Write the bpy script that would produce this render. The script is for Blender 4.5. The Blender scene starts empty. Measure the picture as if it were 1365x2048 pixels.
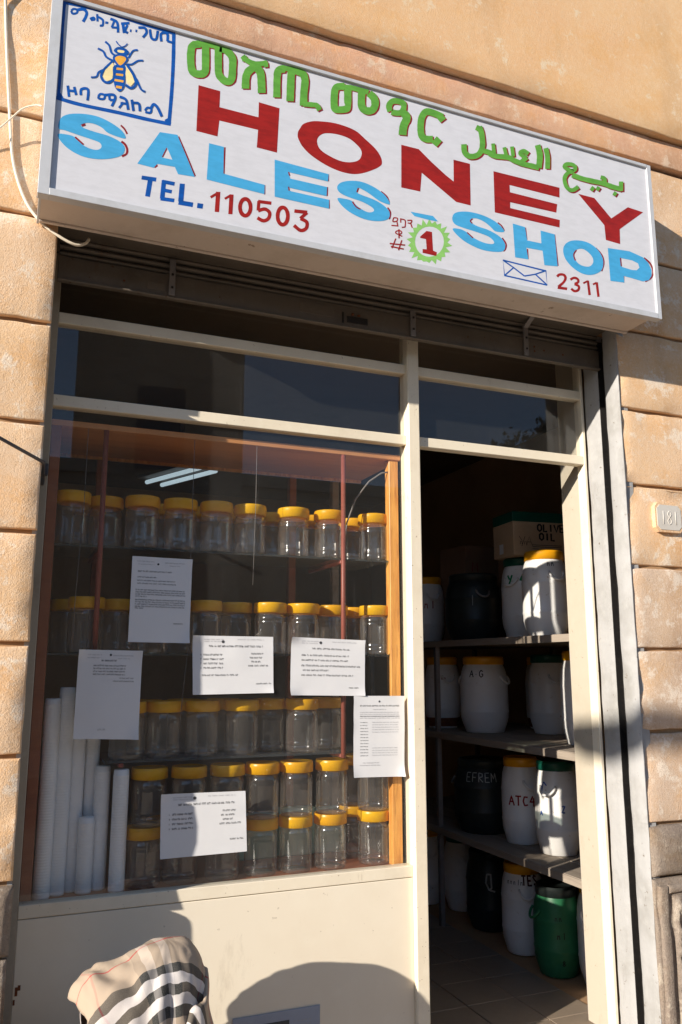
import bpy, bmesh, math, random
from mathutils import Vector, Matrix, noise
random.seed(7)
sc = bpy.context.scene
COL = sc.collection
R = math.radians

# ---------------------------------------------------------------- camera
F = 1626.777            # focal length in pixels of the 1365 x 2048 photograph
YAW, PITCH = R(22.23487), R(10.68036)
CAM = Vector((0.0, -2.90668, 1.6))
cd = bpy.data.cameras.new('camera'); cam = bpy.data.objects.new('camera', cd); COL.objects.link(cam)
cam.location = CAM; cam.rotation_euler = (R(90) + PITCH, 0, -YAW)
cd.sensor_fit = 'HORIZONTAL'; cd.sensor_width = 36; cd.lens = F / 1365 * 36; cd.clip_start = .05; cd.clip_end = 2000
sc.camera = cam

# ---------------------------------------------------------------- light
SUN = Vector((2.36, 1.0, -.84)).normalized()          # direction the light travels
EL = math.asin(-SUN.z)
wd = bpy.data.worlds.new('World'); sc.world = wd; wd.use_nodes = True
nt = wd.node_tree; nt.nodes.clear()
sky = nt.nodes.new('ShaderNodeTexSky'); sky.sky_type = 'NISHITA'; sky.sun_disc = False
sky.sun_elevation = EL; sky.sun_rotation = math.atan2(-SUN.x, -SUN.y) % (2 * math.pi)
sky.altitude = 2300; sky.air_density = 1.0; sky.dust_density = .6; sky.ozone_density = 1.2
bg = nt.nodes.new('ShaderNodeBackground'); bg.inputs[1].default_value = .12
ow = nt.nodes.new('ShaderNodeOutputWorld'); nt.links.new(sky.outputs[0], bg.inputs[0]); nt.links.new(bg.outputs[0], ow.inputs[0])
sd = bpy.data.lights.new('sun', 'SUN'); sun = bpy.data.objects.new('sun', sd); COL.objects.link(sun)
sd.energy = 5.0; sd.angle = R(.53); sd.color = (1.0, .915, .80)
sun.rotation_euler = SUN.to_track_quat('-Z', 'Y').to_euler(); sun.location = (-6, -4, 8)
sc.view_settings.view_transform = 'Standard'; sc.view_settings.look = 'None'
sc.view_settings.gamma = 1; sc.view_settings.use_curve_mapping = False
sc.view_settings.exposure = .70
cy = sc.cycles
cy.use_denoising = True; cy.denoiser = 'OPENIMAGEDENOISE'
cy.max_bounces = 10; cy.diffuse_bounces = 5; cy.glossy_bounces = 4; cy.transparent_max_bounces = 40
cy.caustics_reflective = False; cy.caustics_refractive = False; cy.sample_clamp_indirect = 6

# ---------------------------------------------------------------- pixel -> place
_f = Vector((math.sin(YAW) * math.cos(PITCH), math.cos(YAW) * math.cos(PITCH), math.sin(PITCH)))
_r = Vector((math.cos(YAW), -math.sin(YAW), 0)); _u = _r.cross(_f)
def ray(px, py): return _f + _r * ((px - 682.5) / F) - _u * ((py - 1024) / F)
def at(px, py, y=None, x=None, z=None):
    d = ray(px, py)
    if y is not None: t = (y - CAM.y) / d.y
    elif x is not None: t = (x - CAM.x) / d.x
    else: t = (z - CAM.z) / d.z
    return CAM + d * t

# ---------------------------------------------------------------- materials
MATS = {}
def lin(r, g, b):
    return tuple(((c / 255 + .055) / 1.055) ** 2.4 if c > 10 else c / 255 / 12.92 for c in (r, g, b)) + (1,)
class NT:
    def __init__(s, name):
        s.m = bpy.data.materials.new(name); s.m.use_nodes = True; s.t = s.m.node_tree; s.t.nodes.clear()
        s.out = s.n('ShaderNodeOutputMaterial'); MATS[name] = s.m
    def n(s, k, **a):
        x = s.t.nodes.new(k)
        for q, v in a.items(): setattr(x, q, v)
        return x
    def l(s, a, b): s.t.links.new(a, b)
    def coord(s, kind='Object'): return s.n('ShaderNodeTexCoord').outputs[kind]
    def noise(s, scale, detail=4, rough=.55, vec=None, stretch=None):
        x = s.n('ShaderNodeTexNoise'); x.inputs['Scale'].default_value = scale; x.inputs['Detail'].default_value = detail; x.inputs['Roughness'].default_value = rough
        v = vec if vec is not None else s.coord()
        if stretch:
            mp = s.n('ShaderNodeMapping'); mp.inputs['Scale'].default_value = stretch; s.l(v, mp.inputs[0]); v = mp.outputs[0]
        s.l(v, x.inputs['Vector']); return x.outputs['Fac']
    def ramp(s, fac, lo, hi, a=0., b=1.):
        x = s.n('ShaderNodeMapRange'); x.inputs[1].default_value = lo; x.inputs[2].default_value = hi; x.inputs[3].default_value = a; x.inputs[4].default_value = b
        s.l(fac, x.inputs[0]); return x.outputs[0]
    def mix(s, fac, a, b, mode='MIX'):
        x = s.n('ShaderNodeMix', data_type='RGBA', blend_type=mode)
        for sock, v in ((x.inputs[0], fac), (x.inputs[6], a), (x.inputs[7], b)):
            if hasattr(v, 'links'): s.l(v, sock)
            else: sock.default_value = v
        return x.outputs[2]
    def math(s, op, a, b=None):
        x = s.n('ShaderNodeMath', operation=op)
        for i, v in enumerate((a, b)):
            if v is None: continue
            if hasattr(v, 'links'): s.l(v, x.inputs[i])
            else: x.inputs[i].default_value = v
        return x.outputs[0]
    def pbr(s, col, rough=.6, metal=0., bump=None, spec=.4, emit=None):
        p = s.n('ShaderNodeBsdfPrincipled')
        for k, v in (('Base Color', col), ('Roughness', rough), ('Metallic', metal), ('Specular IOR Level', spec)):
            if hasattr(v, 'links'): s.l(v, p.inputs[k])
            else: p.inputs[k].default_value = v
        if bump:
            b = s.n('ShaderNodeBump'); b.inputs['Strength'].default_value = bump[1]; b.inputs['Distance'].default_value = bump[2]
            s.l(bump[0], b.inputs['Height']); s.l(b.outputs[0], p.inputs['Normal'])
        if emit: p.inputs['Emission Color'].default_value = emit[0]; p.inputs['Emission Strength'].default_value = emit[1]
        s.l(p.outputs[0], s.out.inputs[0]); return p

def worn(name, base, dark, light, rough=.6, sc1=6, sc2=40, metal=0, bump=.3, dist=.002, dark_amt=.55, light_amt=.5, spec=.3, stretch=None, specks=None):
    t = NT(name); n1 = t.noise(sc1, 5, .62, stretch=stretch); n2 = t.noise(sc2, 4, .6, stretch=stretch)
    c = t.mix(t.ramp(n1, .48, .72, 0, dark_amt), base, dark)
    c = t.mix(t.ramp(n2, .52, .75, 0, light_amt), c, light)
    if specks:
        c = t.mix(t.ramp(t.noise(specks[1], 4, .7), .66, .70, 0, specks[2]), c, specks[0])
        c = t.mix(t.ramp(t.noise(specks[1] * .16, 7, .78, stretch=(1, 1, .3)), .60, .70, 0, specks[2] * .45), c, specks[0])
    t.pbr(c, rough, metal, (n2, bump, dist), spec); return t.m

def plaster(name, base, pale, pink, dirt, patch=.55, bumpst=.7):
    t = NT(name); v = t.coord()
    n1 = t.noise(1.6, 5, .6, v); n2 = t.noise(5, 6, .65, v); n3 = t.noise(60, 5, .7, v); n4 = t.noise(210, 3, .65, v)
    n5 = t.noise(9, 6, .75, v); n6 = t.noise(3.1, 4, .6, v, (1, 1, .35))
    deep = (base[0] * .97, base[1] * .84, base[2] * .66, 1)
    c = t.mix(t.ramp(n1, .38, .62), base, pink)
    c = t.mix(t.ramp(n2, .48, .66, 0, .8), c, deep)
    c = t.mix(t.ramp(n6, .53, .70, 0, .6), c, dirt)
    c = t.mix(t.ramp(n5, patch, patch + .07, 0, .8), c, pale)
    c = t.mix(t.ramp(n3, .45, .68, .0, .28), c, pale)
    n7 = t.noise(24, 6, .8, v); c = t.mix(t.ramp(n7, .60, .66, 0, .5), c, pale); c = t.mix(t.ramp(n7, .40, .30, 0, .4), c, dirt)
    c = t.mix(t.ramp(n4, .52, .68, 0, .45), c, dirt)
    h = t.math('ADD', t.math('MULTIPLY', n3, .35), t.math('ADD', t.math('MULTIPLY', n4, .5), t.math('MULTIPLY', n5, .45)))
    t.pbr(c, .93, 0, (h, bumpst, .008), .12); return t.m

plaster('plaster', (.73, .48, .27, 1), (.80, .69, .56, 1), (.74, .52, .34, 1), (.50, .30, .165, 1), .54, .55)
plaster('plaster_grey', (.64, .465, .32, 1), (.76, .66, .55, 1), (.60, .45, .335, 1), (.38, .225, .13, 1), .52, .55)
plaster('plaster_top', (.73, .48, .265, 1), (.74, .60, .42, 1), (.72, .44, .235, 1), (.56, .345, .18, 1), .58, .4)
plaster('plaster_band', (.70, .42, .245, 1), (.72, .55, .40, 1), (.60, .34, .23, 1), (.44, .25, .15, 1), .56, .5)
plaster('stone_dark', (.26, .21, .17, 1), (.42, .36, .29, 1), (.22, .17, .14, 1), (.10, .085, .07, 1), .55, 1.0)
worn('render_grey', (.37, .365, .36, 1), (.24, .23, .21, 1), (.42, .415, .40, 1), .85, 4, 28, 0, .6, .005, .75, .5, .2, None, ((.15, .12, .09, 1), 34, .75))
worn('mortar', (.38, .23, .12, 1), (.24, .15, .09, 1), (.46, .30, .17, 1), .95, 8, 60)
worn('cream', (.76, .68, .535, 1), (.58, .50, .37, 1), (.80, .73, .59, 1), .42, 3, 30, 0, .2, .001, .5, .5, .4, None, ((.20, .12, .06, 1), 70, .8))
worn('cream_dirty_shaded', (.40, .34, .26, 1), (.26, .21, .15, 1), (.48, .42, .33, 1), .6, 5, 40, 0, .3, .002, .6, .5, .3, None, ((.14, .09, .05, 1), 60, .8))  # dirty cream for the left post, with its shade darkened into the base colour
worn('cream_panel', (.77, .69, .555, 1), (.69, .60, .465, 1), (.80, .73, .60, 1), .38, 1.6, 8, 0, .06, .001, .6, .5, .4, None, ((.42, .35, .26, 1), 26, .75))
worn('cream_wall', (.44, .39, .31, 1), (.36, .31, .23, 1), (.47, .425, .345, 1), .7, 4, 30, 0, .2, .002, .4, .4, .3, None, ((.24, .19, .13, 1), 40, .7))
worn('aluminium', (.54, .55, .57, 1), (.42, .42, .41, 1), (.60, .61, .62, 1), .5, 8, 50, .1, .1, .001)
worn('underside', (.60, .51, .44, 1), (.46, .38, .31, 1), (.64, .55, .48, 1), .75, 4, 30, 0, .3, .002, .8, .5, .3, None, ((.26, .19, .13, 1), 18, .8))
worn('shutter_metal', (.15, .125, .10, 1), (.085, .07, .055, 1), (.20, .17, .14, 1), .55, 5, 40, .3, .2, .001, .55, .5, .3, None, ((.10, .045, .02, 1), 45, .9))
worn('dark_metal', (.035, .033, .032, 1), (.015, .014, .014, 1), (.09, .07, .055, 1), .5, 10, 60, .5)
worn('rod_metal', (.10, .095, .10, 1), (.05, .045, .045, 1), (.16, .15, .15, 1), .45, 10, 60, .6)
worn('concrete', (.48, .39, .30, 1), (.34, .27, .20, 1), (.54, .45, .36, 1), .9, 2.5, 40, 0, .5, .004)
worn('asphalt', (.12, .108, .095, 1), (.08, .07, .06, 1), (.17, .155, .135, 1), .9, 3, 90, 0, .6, .004)
worn('tile', (.25, .195, .145, 1), (.17, .13, .095, 1), (.30, .24, .18, 1), .5, 4, 40, 0, .2, .002)
worn('room_wall', (.46, .33, .21, 1), (.34, .23, .14, 1), (.50, .37, .25, 1), .9, 3, 30)
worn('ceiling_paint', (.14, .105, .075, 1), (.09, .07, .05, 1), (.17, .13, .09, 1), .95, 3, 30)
worn('plank_wood', (.30, .25, .20, 1), (.16, .125, .10, 1), (.38, .33, .27, 1), .8, 4, 30, 0, .4, .002, .6, .5, .2, (6, .5, 6))
worn('rack_metal', (.22, .20, .19, 1), (.12, .10, .09, 1), (.30, .28, .27, 1), .6, 8, 40, .2)
worn('red_wood', (.32, .105, .045, 1), (.20, .06, .026, 1), (.38, .14, .06, 1), .45, 4, 30, 0, .15, .001, .6, .5, .4, (1, 6, 6))
worn('cabinet_ceiling', (.62, .27, .10, 1), (.45, .18, .065, 1), (.68, .33, .14, 1), .5, 3, 25, 0, .15, .001, .6, .5, .3, (1, 6, 6))
worn('rod_paint', (.30, .085, .06, 1), (.18, .05, .035, 1), (.36, .12, .08, 1), .4, 9, 60)
worn('cardboard', (.50, .35, .22, 1), (.38, .26, .16, 1), (.56, .40, .26, 1), .85, 4, 60)
worn('cardboard_dark', (.28, .16, .10, 1), (.18, .10, .065, 1), (.33, .20, .13, 1), .85, 4, 60)
worn('white_plastic', (.82, .81, .79, 1), (.66, .63, .58, 1), (.85, .84, .82, 1), .34, 6, 20, 0, .05, .001, .4, .4, .5, None, ((.45, .33, .20, 1), 36, .6))
worn('black_plastic', (.018, .024, .024, 1), (.010, .013, .013, 1), (.035, .045, .045, 1), .4, 6, 30)
worn('green_plastic', (.028, .17, .075, 1), (.015, .09, .045, 1), (.045, .23, .11, 1), .4, 5, 24)
worn('lid_green', (.005, .075, .05, 1), (.003, .04, .03, 1), (.01, .10, .07, 1), .4, 6, 30)
t = NT('lid_yellow'); oi = t.n('ShaderNodeObjectInfo'); nz = t.noise(30, 4, .6)
c = t.mix(oi.outputs['Random'], (.96, .55, .012, 1), (.93, .46, .010, 1)); c = t.mix(t.ramp(nz, .45, .75, 0, .35), c, (.80, .36, .01, 1))
p_ = t.pbr(c, .33, 0, None, .5); tl = t.n('ShaderNodeBsdfTranslucent'); t.l(c, tl.inputs[0]); mx = t.n('ShaderNodeMixShader'); mx.inputs[0].default_value = .28
t.l(p_.outputs[0], mx.inputs[1]); t.l(tl.outputs[0], mx.inputs[2]); t.l(mx.outputs[0], t.out.inputs[0])
worn('lid_amber', (.80, .36, .008, 1), (.62, .26, .006, 1), (.84, .42, .02, 1), .36, 6, 30, 0, .03, .001, .4, .4, .5)
worn('cup_white', (.90, .90, .91, 1), (.84, .84, .86, 1), (.92, .92, .92, 1), .4, 5, 20, 0, .03, .001)
worn('cable_white', (.75, .68, .56, 1), (.5, .43, .33, 1), (.8, .74, .63, 1), .5, 6, 40)
worn('paper', (.66, .66, .67, 1), (.62, .62, .64, 1), (.68, .68, .68, 1), .8, 3, 20, 0, .05, .001)
worn('ink', (.06, .06, .065, 1), (.04, .04, .045, 1), (.09, .09, .1, 1), .8)
worn('ink_soft', (.34, .34, .36, 1), (.3, .3, .31, 1), (.4, .4, .42, 1), .8)
worn('teal_card', (.40, .72, .66, 1), (.24, .52, .52, 1), (.55, .80, .75, 1), .5, 5, 22, 0, .1, .001, .6, .6)
worn('rust', (.16, .05, .02, 1), (.06, .025, .012, 1), (.25, .10, .04, 1), .9, 10, 60)
worn('plate_stone', (.58, .55, .50, 1), (.48, .42, .35, 1), (.62, .59, .54, 1), .6, 8, 40, 0, .2, .002)
worn('skin', (.12, .06, .035, 1), (.09, .045, .028, 1), (.15, .08, .05, 1), .5, 8, 60)
worn('dress', (.05, .032, .025, 1), (.03, .02, .016, 1), (.07, .045, .036, 1), .9, 8, 60)
worn('bark', (.10, .075, .05, 1), (.05, .04, .03, 1), (.15, .12, .09, 1), .95, 6, 30, 0, 1., .02)
worn('leaf', (.05, .075, .03, 1), (.03, .05, .02, 1), (.08, .11, .045, 1), .7, 3, 20)
worn('far_wall', (.42, .33, .24, 1), (.30, .23, .17, 1), (.50, .40, .30, 1), .9, .6, 6)
worn('far_glass', (.04, .05, .06, 1), (.03, .035, .04, 1), (.06, .07, .08, 1), .15, 1, 5)
worn('blue_panel', (.30, .33, .40, 1), (.24, .27, .33, 1), (.34, .37, .44, 1), .5)
def paint(name, rgb, var=.25):
    t = NT(name); n = t.noise(22, 5, .7, stretch=(.6, 1, 2)); c = lin(*rgb); d = tuple(x * (1 - var) for x in c[:3]) + (1,)
    t.pbr(t.mix(t.ramp(n, .4, .66), c, d), .5, 0, None, .35)
paint('paint_red', (158, 30, 22), .3); paint('paint_shadow', (140, 30, 34)); paint('paint_blue', (6, 84, 170), .3)
paint('paint_sky', (72, 166, 215), .14); paint('paint_green', (98, 164, 62), .25); paint('paint_lime', (140, 196, 105), .15)
paint('paint_orange', (240, 175, 70), .2); paint('paint_wing', (245, 225, 165), .15); paint('board_white', (209, 209, 214), .08)
paint('pen_black', (24, 22, 24)); paint('pen_white', (165, 168, 165)); paint('pen_red', (150, 22, 30)); paint('pen_green', (20, 130, 80)); paint('pen_blue', (60, 95, 170)); paint('pen_brown', (75, 25, 30))
t = NT('lamp_tube'); t.pbr((.8, .8, .8, 1), .5, emit=((.62, .80, .90, 1), .38))
# orange timber with grain
t = NT('orange_wood'); v = t.coord(); n = t.noise(5, 5, .6, v, (9, 9, .9)); n2 = t.noise(14, 4, .6, v, (6, 6, .5))
c = t.mix(t.ramp(n, .35, .68), (.85, .42, .10, 1), (.58, .23, .045, 1)); c = t.mix(t.ramp(n2, .55, .7, 0, .6), c, (.36, .12, .025, 1)); t.pbr(c, .38, 0, (n, .15, .001), .4)
def schlick(t, f0, gain=1.0, power=5):
    lw = t.n('ShaderNodeLayerWeight'); lw.inputs[0].default_value = .5
    return t.math('MINIMUM', t.math('ADD', t.math('MULTIPLY', t.math('POWER', lw.outputs['Facing'], power), gain), f0), 1.)
def clear(name, tint, f0, dust, rough=.02, dustcol=(.8, .8, .8, 1), dustnoise=None, power=5):
    t = NT(name); tr = t.n('ShaderNodeBsdfTransparent'); tr.inputs[0].default_value = tint
    gl = t.n('ShaderNodeBsdfGlossy'); gl.inputs['Roughness'].default_value = rough; gl.inputs[0].default_value = (1, 1, 1, 1)
    m1 = t.n('ShaderNodeMixShader'); t.l(schlick(t, f0, 1, power), m1.inputs[0]); t.l(tr.outputs[0], m1.inputs[1]); t.l(gl.outputs[0], m1.inputs[2])
    df = t.n('ShaderNodeBsdfDiffuse'); df.inputs[0].default_value = dustcol
    m2 = t.n('ShaderNodeMixShader')
    if dustnoise: t.l(t.ramp(t.noise(dustnoise, 6, .7, stretch=(1, 1, .45)), .3, .75, dust * .55, dust * 1.5), m2.inputs[0])
    else: m2.inputs[0].default_value = dust
    if dustnoise:
        sp_ = t.ramp(t.noise(150, 3, .6), .72, .75, 0, .28); streak = t.ramp(t.noise(9, 5, .7, stretch=(5, 1, .25)), .62, .75, 0, dust * 1.6)
        base_ = m2.inputs[0].links[0].from_socket; t.l(t.math('ADD', base_, t.math('ADD', sp_, streak)), m2.inputs[0])
    t.l(m1.outputs[0], m2.inputs[1]); t.l(df.outputs[0], m2.inputs[2]); t.l(m2.outputs[0], t.out.inputs[0])
clear('window_glass', (.975, .98, .975, 1), .029, .008, .003, (.85, .82, .78, 1), 3.0)
t = NT('jar_plastic'); lw = t.n('ShaderNodeLayerWeight'); lw.inputs[0].default_value = .5
tr = t.n('ShaderNodeBsdfTransparent'); t.l(t.mix(t.math('POWER', lw.outputs['Facing'], 4), (.985, .975, .965, 1), (.50, .45, .42, 1)), tr.inputs[0])
gl = t.n('ShaderNodeBsdfGlossy'); gl.inputs['Roughness'].default_value = .15; gl.inputs[0].default_value = (1, 1, 1, 1)
g2 = t.n('ShaderNodeBsdfGlossy'); g2.inputs['Roughness'].default_value = .02; g2.inputs[0].default_value = (1, 1, 1, 1)
mg = t.n('ShaderNodeMixShader'); mg.inputs[0].default_value = .6; t.l(gl.outputs[0], mg.inputs[1]); t.l(g2.outputs[0], mg.inputs[2])
m1 = t.n('ShaderNodeMixShader'); t.l(schlick(t, .065, .8, 3), m1.inputs[0]); t.l(tr.outputs[0], m1.inputs[1]); t.l(mg.outputs[0], m1.inputs[2])
df = t.n('ShaderNodeBsdfDiffuse'); df.inputs[0].default_value = (.95, .86, .80, 1); m2 = t.n('ShaderNodeMixShader'); m2.inputs[0].default_value = .036
t.l(m1.outputs[0], m2.inputs[1]); t.l(df.outputs[0], m2.inputs[2]); t.l(m2.outputs[0], t.out.inputs[0])
clear('shelf_glass', (.62, .68, .66, 1), .05, .05, .04)
# scarf plaid on the cloth's own coordinates
t = NT('scarf_plaid'); uv = t.n('ShaderNodeUVMap'); sp = t.n('ShaderNodeSeparateXYZ'); t.l(uv.outputs[0], sp.inputs[0])
BE, BK, WH, RD = (.39, .305, .225, 1), (.012, .018, .02, 1), (.66, .62, .60, 1), (.45, .02, .025, 1)
def stripes(v, L):
    fr = t.math('DIVIDE', t.math('ADD', v, .4), .8)
    r = t.n('ShaderNodeValToRGB'); r.color_ramp.interpolation = 'CONSTANT'; e = r.color_ramp.elements
    L = [((p + .4) / .8, c) for p, c in L]
    e[0].position, e[0].color = 0, BE; e[1].position, e[1].color = L[0]
    for p, c in L[1:]: q = e.new(p); q.color = c
    t.l(fr, r.inputs[0]); return r.outputs[0]
c = t.mix(.78, stripes(sp.outputs[0], [(-.235, RD), (-.229, BE), (-.115, BK), (-.088, WH), (-.062, BK), (-.036, WH), (-.010, BK), (.017, BE), (.112, RD), (.117, BE)]),
          stripes(sp.outputs[1], [(-.32, RD), (-.315, BE), (-.235, BK), (-.208, WH), (-.181, BK), (-.154, WH), (-.127, BK), (-.10, BE), (-.004, RD), (.002, BE), (.12, BK), (.148, WH), (.176, BK), (.204, WH), (.232, BK), (.26, BE)]))
nn = t.noise(700, 2, .5); c = t.mix(t.ramp(nn, .3, .7, 0, .25), c, (.35, .3, .26, 1))
t.pbr(c, .95, 0, (nn, .25, .0006), .1)

# ---------------------------------------------------------------- mesh helpers
class MB:
    def __init__(s): s.v = []; s.f = []; s.mi = []; s.sm = []; s.uv = None
    def add(s, vs, fs, mi=0, smooth=False):
        b = len(s.v); s.v += [tuple(v) for v in vs]
        for f in fs: s.f.append(tuple(b + i for i in f)); s.mi.append(mi); s.sm.append(smooth)
        return s
    def box(s, x0, x1, y0, y1, z0, z1, mi=0, bev=0, M=None):
        if bev:
            bm = bmesh.new(); bmesh.ops.create_cube(bm, size=1)
            for v in bm.verts: v.co = Vector(((x0 + x1) / 2 + v.co.x * (x1 - x0), (y0 + y1) / 2 + v.co.y * (y1 - y0), (z0 + z1) / 2 + v.co.z * (z1 - z0)))
            bmesh.ops.bevel(bm, geom=bm.edges[:], offset=bev, segments=1, affect='EDGES')
            bm.verts.ensure_lookup_table(); vs = [v.co.copy() for v in bm.verts]; fs = [[v.index for v in f.verts] for f in bm.faces]; bm.free()
        else:
            vs = [Vector((x, y, z)) for z in (z0, z1) for y in (y0, y1) for x in (x0, x1)]
            fs = [(0, 2, 3, 1), (4, 5, 7, 6), (0, 1, 5, 4), (2, 6, 7, 3), (0, 4, 6, 2), (1, 3, 7, 5)]
        if M is not None: vs = [M @ v for v in vs]
        return s.add(vs, fs, mi)
    def lathe(s, prof, n=32, mi=0, c=(0, 0, 0), rfun=None, smooth=True):
        vs = []; fs = []
        for r, z in prof:
            for k in range(n):
                a = 2 * math.pi * k / n; rr = r * (rfun(k, z) if rfun else 1)
                vs.append((c[0] + rr * math.cos(a), c[1] + rr * math.sin(a), c[2] + z))
        for i in range(len(prof) - 1):
            if prof[i] == prof[i + 1]: continue
            for k in range(n):
                q = (k + 1) % n; fs.append((i * n + k, i * n + q, (i + 1) * n + q, (i + 1) * n + k))
        return s.add(vs, fs, mi, smooth)
    def tube(s, pts, r, n=8, mi=0, closed=False):
        pts = [Vector(p) for p in pts]; m = len(pts); vs = []; fs = []; prev = None
        for i, p in enumerate(pts):
            a = pts[(i - 1) % m] if (closed or i > 0) else p; b = pts[(i + 1) % m] if (closed or i < m - 1) else p
            t = (b - a).normalized()
            u = t.orthogonal().normalized() if prev is None else (prev - t * prev.dot(t)).normalized()
            prev = u; w = t.cross(u); rr = r[i] if isinstance(r, (list, tuple)) else r
            for k in range(n): q = 2 * math.pi * k / n; vs.append(p + (u * math.cos(q) + w * math.sin(q)) * rr)
        for i in range(m if closed else m - 1):
            j = (i + 1) % m
            for k in range(n): q = (k + 1) % n; fs.append((i * n + k, i * n + q, j * n + q, j * n + k))
        if not closed: fs.append(tuple(range(n))[::-1]); fs.append(tuple((m - 1) * n + k for k in range(n)))
        return s.add(vs, fs, mi, True)
    def build(s, name, mats, parent=None, loc=None, kind=None):
        me = bpy.data.meshes.new(name); me.from_pydata(s.v, [], s.f)
        for m in (mats if isinstance(mats, (list, tuple)) else [mats]): me.materials.append(MATS[m])
        me.polygons.foreach_set('material_index', s.mi); me.polygons.foreach_set('use_smooth', s.sm)
        if s.uv:
            ul = me.uv_layers.new(name='UVMap')
            for lp in me.loops: ul.data[lp.index].uv = s.uv[lp.vertex_index]
        bm = bmesh.new(); bm.from_mesh(me); bmesh.ops.recalc_face_normals(bm, faces=bm.faces[:]); bm.to_mesh(me); bm.free()
        return link(bpy.data.objects.new(name, me), parent, loc, kind)
def link(o, parent=None, loc=None, kind=None):
    COL.objects.link(o)
    if parent: o.parent = parent
    if loc is not None: o.location = loc
    if kind: o['kind'] = kind
    return o
def tag(o, label, cat, group=None):
    o['label'] = label; o['category'] = cat
    if group: o['group'] = group
    return o
def thing(name, label, cat, loc=(0, 0, 0), rz=0, group=None):
    o = bpy.data.objects.new(name, None); COL.objects.link(o); o.location = loc; o.rotation_euler = (0, 0, rz); o.empty_display_size = .1
    return tag(o, label, cat, group)
def copy_tree(o, parent=None):
    c = o.copy(); COL.objects.link(c); c.parent = parent
    for ch in list(o.children): copy_tree(ch, c)
    return c
def part(name, mats, parent, *boxes, bev=0):
    m = MB()
    for b in boxes: m.box(*b, bev=bev)
    return m.build(name, mats, parent)
def smooth_line(p, closed=False, k=5):
    if len(p) < 3: return [Vector((*q, 0)[:2]) for q in p]
    p = [Vector(q[:2]) for q in p]; n = len(p); out = []
    g = (lambda i: p[i % n]) if closed else (lambda i: p[max(0, min(n - 1, i))])
    for i in range(n if closed else n - 1):
        a, b, c, d = g(i - 1), g(i), g(i + 1), g(i + 2)
        for j in range(k):
            t = j / k; out.append(.5 * ((2 * b) + (c - a) * t + (2 * a - 5 * b + 4 * c - d) * t * t + (3 * b - a - 3 * c + d) * t ** 3))
    if not closed: out.append(p[-1])
    return out
def ribbon(p, w, closed=False, smooth=True):
    """2D stroke -> (verts, faces); ends a little squared like a brush"""
    q = smooth_line(p, closed) if smooth else [Vector(a[:2]) for a in p]
    n = len(q); vs = []; fs = []
    for i in range(n):
        a = q[(i - 1) % n] if (closed or i) else q[0]; b = q[(i + 1) % n] if (closed or i < n - 1) else q[-1]
        t = (b - a); t = t.normalized() if t.length > 1e-9 else Vector((1, 0)); nn = Vector((-t.y, t.x))
        k = 1 + .10 * noise.noise(Vector((q[i].x * .05, q[i].y * .05, 3)))
        vs += [q[i] + nn * w / 2 * k, q[i] - nn * w / 2 * k]
    for i in range(1, n):                      # inner side of a tight bend: no fold-over
        for sd_ in (0, 1):
            if (vs[2 * i + sd_] - vs[2 * i - 2 + sd_]).dot(q[i] - q[i - 1]) < 0: vs[2 * i + sd_] = vs[2 * i - 2 + sd_].copy()
    for i in range(n if closed else n - 1):
        j = (i + 1) % n; fs.append((2 * i, 2 * i + 1, 2 * j + 1, 2 * j))
    return vs, fs
def filled(outer, holes=()):
    bm = bmesh.new(); es = []
    for loop in (outer,) + tuple(holes):
        vv = [bm.verts.new((p[0], p[1], 0)) for p in loop]
        for i in range(len(vv)): es.append(bm.edges.new((vv[i], vv[(i + 1) % len(vv)])))
    bmesh.ops.triangle_fill(bm, edges=es, use_beauty=True); bm.verts.ensure_lookup_table(); bm.verts.index_update()
    vs = [Vector(v.co[:2]) for v in bm.verts]; fs = [[v.index for v in f.verts] for f in bm.faces]; bm.free(); return vs, fs

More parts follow.
